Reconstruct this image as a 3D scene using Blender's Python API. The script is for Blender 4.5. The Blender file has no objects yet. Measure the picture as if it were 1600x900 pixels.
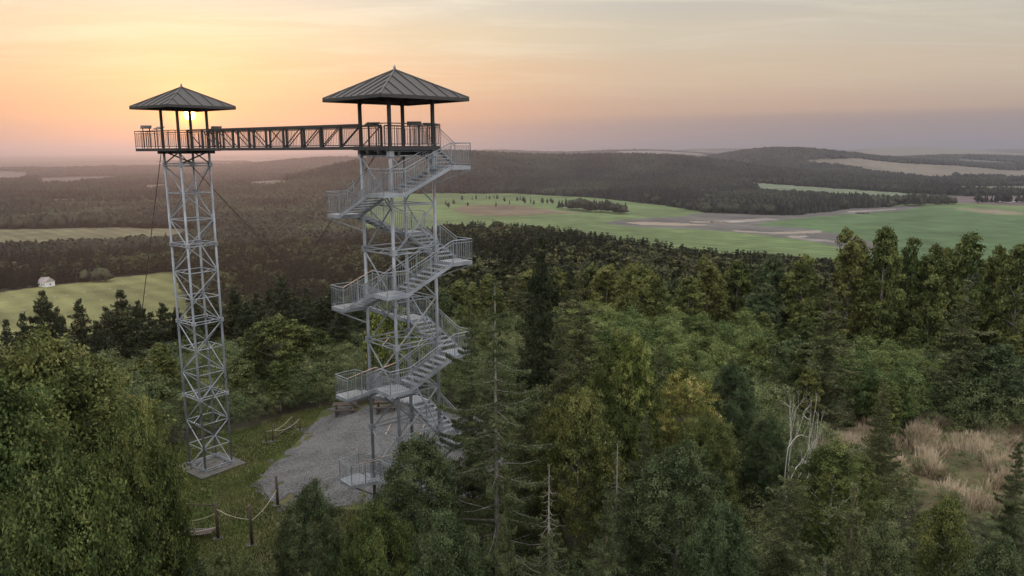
import bpy, math, random
import numpy as np
from mathutils import Vector
R_ = math.radians
rng = np.random.default_rng(7)
random.seed(7)
scene = bpy.context.scene
COL = scene.collection

# ---------------------------------------------------------------- camera
CAMZ = 19.24
F_PX, PITCH, ROLL = 1200.0, 0.178, -0.005
cam_d = bpy.data.cameras.new("camera"); cam = bpy.data.objects.new("camera", cam_d); COL.objects.link(cam)
cam_d.sensor_width = 36; cam_d.lens = F_PX / 1600 * 36; cam_d.clip_start = .1; cam_d.clip_end = 90000
cp, sp_ = math.cos(PITCH), math.sin(PITCH)
FW = np.array([0, cp, -sp_]); UP0 = np.array([0, sp_, cp]); RX0 = np.array([1., 0, 0])
RX = math.cos(ROLL) * RX0 + math.sin(ROLL) * UP0
UP = -math.sin(ROLL) * RX0 + math.cos(ROLL) * UP0
from mathutils import Matrix
m = Matrix(((RX[0], UP[0], -FW[0], 0), (RX[1], UP[1], -FW[1], 0), (RX[2], UP[2], -FW[2], CAMZ), (0, 0, 0, 1)))
cam.matrix_world = m
scene.camera = cam

# ---------------------------------------------------------------- sky, sun, exposure
SUN_AZ, SUN_EL = R_(-22.22), R_(2.45)      # azimuth from +Y towards +X
def sky_world():
    w = bpy.data.worlds.new("World"); scene.world = w; w.use_nodes = True
    nt = w.node_tree; N = nt.nodes; L = nt.links
    for n in list(N): N.remove(n)
    out = N.new('ShaderNodeOutputWorld'); bg = N.new('ShaderNodeBackground'); L.new(bg.outputs[0], out.inputs[0])
    sky = N.new('ShaderNodeTexSky'); sky.sky_type = 'NISHITA'; sky.sun_disc = False
    sky.sun_elevation = SUN_EL + R_(1.0); sky.sun_rotation = SUN_AZ; sky.air_density = 1.0; sky.dust_density = 1.6; sky.ozone_density = 1.0
    tc = N.new('ShaderNodeTexCoord')
    nrm = N.new('ShaderNodeVectorMath'); nrm.operation = 'NORMALIZE'; L.new(tc.outputs['Generated'], nrm.inputs[0])
    sep = N.new('ShaderNodeSeparateXYZ'); L.new(nrm.outputs[0], sep.inputs[0])
    def math_(op, a, b=None, c=None, clamp=False):
        n = N.new('ShaderNodeMath'); n.operation = op; n.use_clamp = clamp
        for i, v in enumerate((a, b, c)):
            if v is None: continue
            if isinstance(v, (int, float)): n.inputs[i].default_value = v
            else: L.new(v, n.inputs[i])
        return n.outputs[0]
    def mix(f, a, b, mode='MIX'):
        n = N.new('ShaderNodeMix'); n.data_type = 'RGBA'; n.blend_type = mode
        for i, v in ((0, f), (6, a), (7, b)):
            if isinstance(v, (int, float)): n.inputs[i].default_value = v
            elif isinstance(v, tuple): n.inputs[i].default_value = (*v, 1)
            else: L.new(v, n.inputs[i])
        return n.outputs[2]
    def ramp(f, stops):
        n = N.new('ShaderNodeValToRGB'); L.new(f, n.inputs[0]); cr = n.color_ramp; cr.interpolation = 'EASE'
        while len(cr.elements) < len(stops): cr.elements.new(.5)
        for e, (p, c) in zip(cr.elements, stops): e.position = p; e.color = (*c, 1) if len(c) == 3 else c
        return n.outputs[0]
    sd = (math.sin(SUN_AZ) * math.cos(SUN_EL), math.cos(SUN_AZ) * math.cos(SUN_EL), math.sin(SUN_EL))
    dot = N.new('ShaderNodeVectorMath'); dot.operation = 'DOT_PRODUCT'; L.new(nrm.outputs[0], dot.inputs[0]); dot.inputs[1].default_value = sd
    ang = math_('ARCCOSINE', math_('MINIMUM', dot.outputs['Value'], 1.0))        # radians from the sun
    el = math_('ARCSINE', sep.outputs['Z'])
    eln = math_('DIVIDE', math_('MAXIMUM', el, 0.0), R_(40), clamp=True)
    # humid evening air: colours away from and towards the sun by height above the horizon (0..40 degrees)
    away = ramp(eln, SKY_AWAY)
    near = ramp(eln, SKY_NEAR)
    azang = math_('DIVIDE', ang, R_(58), clamp=True)
    side = ramp(azang, [(0, (0, 0, 0)), (.28, (.2, .2, .2)), (.62, (.78, .78, .78)), (1, (1, 1, 1))])
    veil = mix(side, near, away)
    # thin high cloud streaks on a plane above
    mp = N.new('ShaderNodeMapping'); mp.inputs['Rotation'].default_value = (0, 0, R_(28))
    dv = N.new('ShaderNodeVectorMath'); dv.operation = 'DIVIDE'; L.new(nrm.outputs[0], dv.inputs[0])
    zc = math_('MAXIMUM', math_('ADD', sep.outputs['Z'], .05), .03)
    cmb = N.new('ShaderNodeCombineXYZ'); L.new(zc, cmb.inputs[0]); L.new(zc, cmb.inputs[1]); cmb.inputs[2].default_value = 1
    L.new(cmb.outputs[0], dv.inputs[1]); L.new(dv.outputs[0], mp.inputs['Vector'])
    mp.inputs['Scale'].default_value = (.55, 1.5, 0)
    no = N.new('ShaderNodeTexNoise'); no.inputs['Scale'].default_value = 1.1; no.inputs['Detail'].default_value = 9; no.inputs['Roughness'].default_value = .62; no.inputs['Distortion'].default_value = .7
    L.new(mp.outputs[0], no.inputs['Vector'])
    cl = ramp(no.outputs[0], [(.44, (0, 0, 0)), (.66, (1, 1, 1))])
    elc = ramp(eln, [(.04, (0, 0, 0)), (.30, (1, 1, 1))])
    clf = math_('MULTIPLY', math_('MULTIPLY', cl, elc), .6)
    ccol = mix(side, (1.02, .90, .68), (.72, .65, .53))
    veil = mix(clf, veil, ccol)
    east = ramp(math_('DIVIDE', ang, math.pi, clamp=True), [(.42, (0, 0, 0)), (.62, (1, 1, 1))])
    veil = mix(east, veil, (2.0, 1.95, 1.95))
    # grey-mauve bank low on the right
    bank = math_('MULTIPLY', ramp(eln, [(0, (1, 1, 1)), (.052, (1, 1, 1)), (.068, (0, 0, 0))]), ramp(azang, [(.25, (0, 0, 0)), (.8, (1, 1, 1))]))
    veil = mix(math_('MULTIPLY', bank, .45), veil, (.30, .235, .25))
    nis = N.new('ShaderNodeVectorMath'); nis.operation = 'SCALE'; L.new(sky.outputs[0], nis.inputs[0]); nis.inputs['Scale'].default_value = NISHITA_K
    base = mix(VEIL_F, nis.outputs[0], veil)
    g1 = math_('EXPONENT', math_('MULTIPLY', math_('POWER', math_('DIVIDE', ang, R_(.85)), 1.3), -1.0))
    g2 = math_('EXPONENT', math_('MULTIPLY', math_('DIVIDE', ang, R_(3.6)), -1.0))
    disc = math_('SUBTRACT', 1.0, math_('SMOOTHSTEP', 0, 0, 0)) if False else None
    mr = N.new('ShaderNodeMapRange'); mr.interpolation_type = 'SMOOTHSTEP'; L.new(ang, mr.inputs['Value'])
    mr.inputs['From Min'].default_value = R_(.30); mr.inputs['From Max'].default_value = R_(.42); mr.inputs['To Min'].default_value = 1; mr.inputs['To Max'].default_value = 0
    def addc(a, col, f):
        n = N.new('ShaderNodeVectorMath'); n.operation = 'SCALE'; n.inputs[0].default_value = col; L.new(f, n.inputs['Scale'])
        q = N.new('ShaderNodeVectorMath'); q.operation = 'ADD'; L.new(a, q.inputs[0]); L.new(n.outputs[0], q.inputs[1]); return q.outputs[0]
    c = addc(base, (2.2, .75, .03), g1)
    c = addc(c, (.34, .06, .0), g2)
    c = addc(c, (9.0, 6.5, 3.0), mr.outputs[0])
    fin = N.new('ShaderNodeVectorMath'); fin.operation = 'SCALE'; L.new(c, fin.inputs[0]); fin.inputs['Scale'].default_value = 10 * SKY_GAIN
    L.new(fin.outputs[0], bg.inputs['Color']); bg.inputs['Strength'].default_value = .1
# linear colours, 0..40 degrees of elevation
SKY_AWAY = [(0, (.33, .30, .34)), (.035, (.39, .325, .325)), (.0625, (.52, .385, .31)), (.13, (.60, .49, .375)), (.195, (.58, .52, .43)), (.26, (.50, .475, .43)), (.5, (.92, .94, .96)), (1, (1.85, 1.86, 1.92))]
SKY_NEAR = [(0, (.46, .31, .29)), (.035, (.57, .345, .28)), (.0625, (.74, .41, .27)), (.13, (.86, .545, .32)), (.195, (.85, .67, .44)), (.26, (.79, .71, .58)), (.5, (.98, .97, .94)), (1, (1.85, 1.86, 1.92))]
NISHITA_K, VEIL_F, SKY_GAIN = .1, .90, .86
sky_world()
sl = bpy.data.lights.new("sun", 'SUN'); sun = bpy.data.objects.new("sun", sl); COL.objects.link(sun)
sl.energy = 1.0; sl.angle = R_(.6); sl.color = (1.0, .46, .24)
sdir = Vector((math.sin(SUN_AZ) * math.cos(SUN_EL), math.cos(SUN_AZ) * math.cos(SUN_EL), math.sin(SUN_EL)))
sun.rotation_euler = sdir.to_track_quat('Z', 'Y').to_euler()
sun.location = (0, 0, 60)
scene.view_settings.view_transform = 'Standard'; scene.view_settings.look = 'None'
scene.view_settings.exposure = 0.36; scene.view_settings.gamma = 1.0
try: scene.view_settings.use_curve_mapping = False
except Exception: pass
scene.render.engine = 'CYCLES'
cy = scene.cycles
cy.max_bounces = 5; cy.diffuse_bounces = 2; cy.glossy_bounces = 2; cy.transmission_bounces = 3; cy.volume_bounces = 0; cy.transparent_max_bounces = 4
cy.use_denoising = True; cy.sample_clamp_indirect = 4; cy.use_adaptive_sampling = True; cy.adaptive_threshold = .015
cy.caustics_reflective = False; cy.caustics_refractive = False

HAZE_DENSITY = 1.0e-4

# ---------------------------------------------------------------- helpers
def raydir(px, py):
    d = FW + (px - 800) / F_PX * RX - (py - 450) / F_PX * UP
    return d
def at(px, py, Y):
    d = raydir(px, py); t = Y / d[1]
    return np.array([d[0] * t, Y, CAMZ + d[2] * t])
def project(X, Y, Z):
    x, y, z = X, Y, Z - CAMZ
    d = x * FW[0] + y * FW[1] + z * FW[2]
    d = np.where(d < .01, .01, d)
    return 800 + F_PX * (x * RX[0] + y * RX[1] + z * RX[2]) / d, 450 - F_PX * (x * UP[0] + y * UP[1] + z * UP[2]) / d

def link(o, parent=None):
    COL.objects.link(o)
    if parent is not None: o.parent = parent
    return o
def tag(o, label=None, cat=None, group=None, kind=None):
    if label: o['label'] = label
    if cat: o['category'] = cat
    if group: o['group'] = group
    if kind: o['kind'] = kind
    return o
def empty(name, loc=(0, 0, 0), rz=0.0):
    o = bpy.data.objects.new(name, None); o.empty_display_size = .3
    o.location = loc; o.rotation_euler = (0, 0, rz); return link(o)

def mesh_np(name, V, Fc, mat=None, smooth=False, nside=4):
    """V (n,3); Fc (m,nside)"""
    me = bpy.data.meshes.new(name)
    V = np.asarray(V, np.float32); Fc = np.asarray(Fc, np.int32)
    me.vertices.add(len(V)); me.vertices.foreach_set('co', V.ravel())
    me.loops.add(Fc.size); me.loops.foreach_set('vertex_index', Fc.ravel())
    me.polygons.add(len(Fc)); me.polygons.foreach_set('loop_start', np.arange(0, Fc.size, nside, dtype=np.int32))
    try: me.polygons.foreach_set('loop_total', np.full(len(Fc), nside, np.int32))
    except Exception: pass
    if smooth: me.polygons.foreach_set('use_smooth', np.ones(len(Fc), bool))
    me.update(calc_edges=True)
    if mat: me.materials.append(mat)
    return me

class MB:
    def __init__(s): s.v = []; s.f = []
    def box(s, c, size, rz=0.0, mat3=None):
        sx, sy, sz = size[0] / 2, size[1] / 2, size[2] / 2; b = len(s.v)
        cr, sr = math.cos(rz), math.sin(rz)
        for dx, dy, dz in ((-1, -1, -1), (1, -1, -1), (1, 1, -1), (-1, 1, -1), (-1, -1, 1), (1, -1, 1), (1, 1, 1), (-1, 1, 1)):
            x, y, z = dx * sx, dy * sy, dz * sz
            if mat3 is not None:
                p = mat3 @ Vector((x, y, z)); s.v.append((c[0] + p.x, c[1] + p.y, c[2] + p.z))
            else: s.v.append((c[0] + x * cr - y * sr, c[1] + x * sr + y * cr, c[2] + z))
        for q in ((0, 3, 2, 1), (4, 5, 6, 7), (0, 1, 5, 4), (1, 2, 6, 5), (2, 3, 7, 6), (3, 0, 4, 7)): s.f.append(tuple(b + i for i in q))
        return s
    def beam(s, p, q, w, h):
        """box beam from p to q, h measured upwards-ish"""
        p, q = Vector(p), Vector(q); d = q - p; L = d.length; d.normalize()
        up = Vector((0, 0, 1)) if abs(d.z) < .95 else Vector((0, 1, 0))
        sx = d.cross(up).normalized(); u = sx.cross(d)
        M3 = Matrix((d, sx, u)).transposed()
        return s.box((p + q) / 2, (L, w, h), mat3=M3)
    def tube(s, p, q, r, r2=None, n=8, caps=True):
        r2 = r if r2 is None else r2
        return s.path([p, q], [r, r2], n, caps)
    def path(s, pts, rad, n=8, caps=True):
        pts = [Vector(p) for p in pts]; b0 = len(s.v)
        if isinstance(rad, (int, float)): rad = [rad] * len(pts)
        prev = None
        for i, p in enumerate(pts):
            d = (pts[min(i + 1, len(pts) - 1)] - pts[max(i - 1, 0)]).normalized()
            if prev is None:
                ref = Vector((0, 0, 1)) if abs(d.z) < .9 else Vector((1, 0, 0)); a = d.cross(ref).normalized()
            else: a = (prev - d * prev.dot(d)).normalized()
            prev = a; c = d.cross(a)
            for k in range(n):
                t = 2 * math.pi * (k + .5) / n; s.v.append(tuple(p + (a * math.cos(t) + c * math.sin(t)) * rad[i]))
        for i in range(len(pts) - 1):
            for k in range(n):
                k2 = (k + 1) % n; o = b0 + i * n; s.f.append((o + k, o + k2, o + n + k2, o + n + k))
        if caps:
            s.f.append(tuple(b0 + k for k in reversed(range(n)))); o = b0 + (len(pts) - 1) * n; s.f.append(tuple(o + k for k in range(n)))
        return s
    def mesh(s, name, mat, smooth=False):
        me = bpy.data.meshes.new(name); me.from_pydata(s.v, [], s.f); me.update()
        if mat: me.materials.append(mat)
        if smooth: me.polygons.foreach_set('use_smooth', np.ones(len(me.polygons), bool))
        return me
    def build(s, name, mat, parent=None, smooth=False):
        return link(bpy.data.objects.new(name, s.mesh(name, mat, smooth)), parent)

# ---------------------------------------------------------------- materials
def new_mat(name):
    m = bpy.data.materials.new(name); m.use_nodes = True; nt = m.node_tree
    b = nt.nodes['Principled BSDF']; return m, nt, nt.nodes, nt.links, b
def simple(name, col, rough=.6, metal=0.0, var=.15, scale=3.0, bump=0.0, spec=.5, col2=None):
    m, nt, N, L, b = new_mat(name)
    tc = N.new('ShaderNodeTexCoord'); no = N.new('ShaderNodeTexNoise'); no.inputs['Scale'].default_value = scale; no.inputs['Detail'].default_value = 6
    L.new(tc.outputs['Object'], no.inputs['Vector'])
    cr = N.new('ShaderNodeValToRGB'); L.new(no.outputs[0], cr.inputs[0])
    c2 = col2 or tuple(min(1, c * (1 + var)) for c in col); c1 = tuple(c * (1 - var) for c in col)
    cr.color_ramp.elements[0].position = .3; cr.color_ramp.elements[0].color = (*c1, 1)
    cr.color_ramp.elements[1].position = .7; cr.color_ramp.elements[1].color = (*c2, 1)
    L.new(cr.outputs[0], b.inputs['Base Color']); b.inputs['Roughness'].default_value = rough; b.inputs['Metallic'].default_value = metal
    b.inputs['Specular IOR Level'].default_value = spec
    if bump:
        bp = N.new('ShaderNodeBump'); bp.inputs['Strength'].default_value = bump; L.new(no.outputs[0], bp.inputs['Height']); L.new(bp.outputs[0], b.inputs['Normal'])
    return m
M = {}
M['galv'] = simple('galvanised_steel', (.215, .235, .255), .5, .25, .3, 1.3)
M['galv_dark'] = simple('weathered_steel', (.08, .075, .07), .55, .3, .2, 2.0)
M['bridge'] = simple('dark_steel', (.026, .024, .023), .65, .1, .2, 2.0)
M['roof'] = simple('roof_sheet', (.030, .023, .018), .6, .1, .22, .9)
M['roof_seam'] = simple('roof_seam', (.035, .033, .03), .5, .2, .1, 2)
M['timber'] = simple('dark_timber', (.06, .04, .028), .8, 0, .3, 6)
M['bench'] = simple('bench_timber', (.055, .038, .028), .75, 0, .35, 5)
M['rope'] = simple('pale_rope', (.42, .38, .30), .9, 0, .15, 8)
M['concrete'] = simple('concrete', (.085, .08, .07), .9, 0, .3, 2.2, .2)
M['board'] = simple('info_board_face', (.06, .055, .05), .5, 0, .2, 6)
M['cable'] = simple('steel_cable', (.03, .03, .03), .6, .2, .1, 1)
M['bark'] = simple('brown_bark', (.075, .058, .045), .9, 0, .4, 5, .4)
M['greybark'] = simple('grey_bark', (.16, .145, .13), .9, 0, .35, 5, .4)
M['deadwood'] = simple('bleached_wood', (.44, .42, .39), .85, 0, .2, 5)
M['white'] = simple('white_render', (.62, .62, .60), .8, 0, .06, 1)
M['tile'] = simple('house_roof', (.30, .26, .25), .8, 0, .2, 2)
M['window'] = simple('window_glass', (.04, .045, .05), .15, 0, .1, 1)
M['hay'] = simple('straw', (.20, .17, .10), .95, 0, .3, 1)
def birch_bark():
    m, nt, N, L, b = new_mat('birch_bark')
    tc = N.new('ShaderNodeTexCoord'); mp = N.new('ShaderNodeMapping'); mp.inputs['Scale'].default_value = (3, 3, 14); L.new(tc.outputs['Object'], mp.inputs[0])
    no = N.new('ShaderNodeTexNoise'); no.inputs['Scale'].default_value = 1.2; L.new(mp.outputs[0], no.inputs['Vector'])
    cr = N.new('ShaderNodeValToRGB'); L.new(no.outputs[0], cr.inputs[0]); cr.color_ramp.elements[0].position = .36; cr.color_ramp.elements[0].color = (.05, .045, .04, 1)
    cr.color_ramp.elements[1].position = .46; cr.color_ramp.elements[1].color = (.60, .58, .54, 1)
    L.new(cr.outputs[0], b.inputs['Base Color']); b.inputs['Roughness'].default_value = .8; return m
M['birchbark'] = birch_bark()

def leaf_mat(name, dark, mid, light, accent=None, trans=.25, nscale=.55, acc_pos=.8, objvar=.15, rough=.6, stand=0):
    m, nt, N, L, b = new_mat(name)
    ge = N.new('ShaderNodeNewGeometry'); oi = N.new('ShaderNodeObjectInfo'); tc = N.new('ShaderNodeTexCoord')
    no = N.new('ShaderNodeTexNoise'); no.inputs['Scale'].default_value = nscale; no.inputs['Detail'].default_value = 4
    va = N.new('ShaderNodeVectorMath'); va.operation = 'MULTIPLY_ADD'; va.inputs[1].default_value = (1, 1, 1)
    L.new(tc.outputs['Object'], va.inputs[0]); L.new(oi.outputs['Random'], va.inputs[2])
    sc = N.new('ShaderNodeVectorMath'); sc.operation = 'SCALE'; sc.inputs['Scale'].default_value = 1.0; L.new(va.outputs[0], sc.inputs[0]); L.new(sc.outputs[0], no.inputs['Vector'])
    a = N.new('ShaderNodeMath'); a.operation = 'MULTIPLY_ADD'; L.new(ge.outputs['Random Per Island'], a.inputs[0]); a.inputs[1].default_value = .45
    s1 = N.new('ShaderNodeMath'); s1.operation = 'MULTIPLY_ADD'; L.new(no.outputs[0], s1.inputs[0]); s1.inputs[1].default_value = 1.35; s1.inputs[2].default_value = -.40
    L.new(s1.outputs[0], a.inputs[2])
    cr = N.new('ShaderNodeValToRGB'); L.new(a.outputs[0], cr.inputs[0]); els = cr.color_ramp.elements
    els[0].position = .15; els[0].color = (*dark, 1); els[1].position = .75; els[1].color = (*light, 1)
    e = els.new(.48); e.color = (*mid, 1)
    if accent: e = els.new(acc_pos + .15); e.color = (*accent, 1)
    hs = N.new('ShaderNodeHueSaturation'); L.new(cr.outputs[0], hs.inputs['Color'])
    h = N.new('ShaderNodeMath'); h.operation = 'MULTIPLY_ADD'; L.new(oi.outputs['Random'], h.inputs[0]); h.inputs[1].default_value = -.05; h.inputs[2].default_value = .52; L.new(h.outputs[0], hs.inputs['Hue'])
    v = N.new('ShaderNodeMath'); v.operation = 'MULTIPLY_ADD'; L.new(oi.outputs['Random'], v.inputs[0]); v.inputs[1].default_value = 2 * objvar; v.inputs[2].default_value = 1 - objvar; L.new(v.outputs[0], hs.inputs['Value'])
    if stand:   # stands of different age and kind
        sn = N.new('ShaderNodeTexNoise'); sn.inputs['Scale'].default_value = 1 / stand; sn.inputs['Detail'].default_value = 3; L.new(ge.outputs['Position'], sn.inputs['Vector'])
        sm = N.new('ShaderNodeMapRange'); L.new(sn.outputs[0], sm.inputs[0]); sm.inputs[1].default_value = .35; sm.inputs[2].default_value = .65; sm.inputs[3].default_value = .45; sm.inputs[4].default_value = 1.9
        vm = N.new('ShaderNodeMath'); vm.operation = 'MULTIPLY'; L.new(v.outputs[0], vm.inputs[0]); L.new(sm.outputs[0], vm.inputs[1]); L.new(vm.outputs[0], hs.inputs['Value'])
    L.new(hs.outputs[0], b.inputs['Base Color']); b.inputs['Roughness'].default_value = rough; b.inputs['Specular IOR Level'].default_value = .08
    if trans:
        tr = N.new('ShaderNodeBsdfTranslucent'); L.new(hs.outputs[0], tr.inputs['Color']); mx = N.new('ShaderNodeMixShader'); mx.inputs[0].default_value = trans
        L.new(b.outputs[0], mx.inputs[1]); L.new(tr.outputs[0], mx.inputs[2]); L.new(mx.outputs[0], N['Material Output'].inputs['Surface'])
    return m
G = 1.0
M['oak'] = leaf_mat('oak_leaves', (0.017, 0.025, 0.009), (0.057, 0.077, 0.024), (0.127, 0.148, 0.046), (0.205, 0.181, 0.058), trans=.15)
M['ash'] = leaf_mat('bluish_leaves', (0.017, 0.027, 0.013), (0.053, 0.074, 0.032), (0.106, 0.132, 0.058), trans=.15)
M['birch'] = leaf_mat('birch_leaves', (0.024, 0.034, 0.010), (0.074, 0.094, 0.029), (0.150, 0.170, 0.054), (0.231, 0.198, 0.060), trans=.15)
M['yellow'] = leaf_mat('yellow_leaves', (.03, .045, .012), (.10, .125, .030), (.34, .33, .10), (.55, .46, .20), nscale=.9, trans=.15)
M['spruce'] = leaf_mat('spruce_needles', (0.011, 0.016, 0.009), (0.030, 0.039, 0.018), (0.061, 0.072, 0.033), trans=.0)
M['larch'] = leaf_mat('larch_needles', (0.024, 0.031, 0.012), (0.073, 0.087, 0.036), (0.151, 0.163, 0.077), trans=.1, nscale=.8)
M['shrub'] = leaf_mat('shrub_leaves', (0.029, 0.043, 0.017), (0.088, 0.113, 0.046), (0.168, 0.193, 0.085), (0.209, 0.192, 0.099), trans=.1)
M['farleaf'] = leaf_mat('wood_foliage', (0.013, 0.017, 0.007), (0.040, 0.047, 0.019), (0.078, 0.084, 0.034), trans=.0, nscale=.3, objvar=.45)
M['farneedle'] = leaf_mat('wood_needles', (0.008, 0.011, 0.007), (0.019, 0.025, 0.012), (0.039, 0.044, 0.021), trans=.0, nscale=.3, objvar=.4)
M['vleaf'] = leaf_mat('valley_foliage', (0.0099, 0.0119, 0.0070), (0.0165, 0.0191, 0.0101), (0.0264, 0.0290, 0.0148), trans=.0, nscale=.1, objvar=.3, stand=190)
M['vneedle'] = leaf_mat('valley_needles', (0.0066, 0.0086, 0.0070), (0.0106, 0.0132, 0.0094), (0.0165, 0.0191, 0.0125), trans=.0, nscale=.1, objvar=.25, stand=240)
M['sapling'] = leaf_mat('sapling_leaves', (.045, .065, .022), (.095, .130, .042), (.165, .205, .072), (.21, .21, .08), trans=.1, objvar=.25)
M['drygrass'] = leaf_mat('dry_grass_blades', (.20, .155, .10), (.38, .30, .20), (.56, .46, .34), trans=.2, nscale=.4)
M['grass'] = leaf_mat('grass_blades', (.040, .060, .015), (.075, .100, .028), (.14, .145, .05), trans=.2, nscale=.4)

# ---------------------------------------------------------------- terrain
C1 = np.array([-20.37, 48.93]); C2 = np.array([-5.66, 38.69])
def sst(t): t = np.clip(t, 0, 1); return t * t * (3 - 2 * t)
def vnoise(x, y, s, seed):
    x = x / s; y = y / s; xi = np.floor(x); yi = np.floor(y); fx = x - xi; fy = y - yi
    def h(a, b):
        v = np.sin(a * 127.1 + b * 311.7 + seed * 74.7) * 43758.5453; return v - np.floor(v)
    fx = fx * fx * (3 - 2 * fx); fy = fy * fy * (3 - 2 * fy)
    return (h(xi, yi) * (1 - fx) + h(xi + 1, yi) * fx) * (1 - fy) + (h(xi, yi + 1) * (1 - fx) + h(xi + 1, yi + 1) * fx) * fy - .5
RIDGES = []   # (x, y, sx, sy, h)
def ridge(px, py, Y, wpx, sy, tree=16, base=-92):
    p = at(px, py, Y); RIDGES.append((p[0], Y, wpx / F_PX * Y / 2.2, sy, p[2] - tree - base))
ridge(860, 247, 3300, 520, 620)
ridge(1060, 252, 3100, 380, 520)
ridge(700, 250, 2900, 300, 520)
ridge(600, 256, 2500, 330, 420)
ridge(1190, 235, 4700, 240, 800)
ridge(1330, 246, 4300, 420, 500)
ridge(1520, 240, 5600, 330, 600)
ridge(1440, 229, 9500, 260, 1500)
ridge(1600, 232, 10500, 260, 1500)
ridge(1000, 234, 8200, 300, 1300)
ridge(1130, 231, 11500, 300, 1500)
ridge(520, 243, 5600, 260, 800)
ridge(430, 263, 3900, 420, 600)
ridge(160, 276, 3900, 400, 400)
ridge(760, 235, 8500, 240, 1000)
def H(X, Y):
    X = np.asarray(X, float); Y = np.asarray(Y, float)
    r = np.hypot(X + 3, Y - 46); az = np.arctan2(X, np.maximum(Y, 1e-3)); rc = np.hypot(X, Y)
    pxa = np.where(Y > 0, 800 + 1219 * np.tan(np.clip(az, -1.1, 1.1)), np.where(X < 0, -1500, 3000))
    Gg = np.interp(pxa, [-1500, -200, 300, 480, 600, 690, 850, 950, 1100, 1300, 1700, 3000], [.2, .245, .245, .205, .150, .101, .099, .110, .128, .136, .138, .15])
    g110 = np.maximum(Gg, .158)
    gy = Gg + (g110 - Gg) * np.exp(-np.maximum(rc - 110, 0) / 130)
    far = CAMZ - 14.5 - rc * .985 * gy
    near = -1.66 * sst((C2[0] - 1 - X) / 12.5) - 1.8 * sst((X - 4) / 30) - 1.2 * sst((20 - Y) / 25) - 2.5 * sst((rc - 60) / 30)
    near = np.where(Y > -30, near, near * 1.0)
    wv = sst((rc - 76) / 42)
    z = near * (1 - wv) + far * wv
    k = 12.0; z = -92 + k * np.log1p(np.exp(np.clip((z + 92) / k, -30, 30)))
    z = z * 1.0
    for (x, y, sx, sy, h) in RIDGES:
        z = z + h * np.exp(-((X - x) / sx) ** 2 - ((Y - y) / sy) ** 2)
    amp = sst((r - 90) / 200)
    z = z + amp * (3.5 * vnoise(X, Y, 120, 1)) + sst((r - 1700) / 1200) * (16 * vnoise(X, Y, 900, 2) + 26 * vnoise(X, Y, 2300, 3)) * np.exp(-(r / 16000) ** 2)
    rs = 93 / Gg
    flat = sst((rc - rs * .92) / (rs * .25)) * (1 - sst((r - 1900) / 500))
    z = z * (1 - flat) + (-92 + 1.5 * vnoise(X, Y, 260, 4)) * flat
    return z
def h1(x, y): return float(H(np.array([x]), np.array([y]))[0])

def inpoly(px, py, poly):
    res = np.zeros(px.shape, bool); n = len(poly); j = n - 1
    for i in range(n):
        xi, yi = poly[i]; xj, yj = poly[j]
        c = ((yi > py) != (yj > py))
        with np.errstate(divide='ignore', invalid='ignore'):
            xx = (xj - xi) * (py - yi) / (yj - yi + 1e-12) + xi
        res ^= c & (px < xx); j = i
    return res
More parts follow.
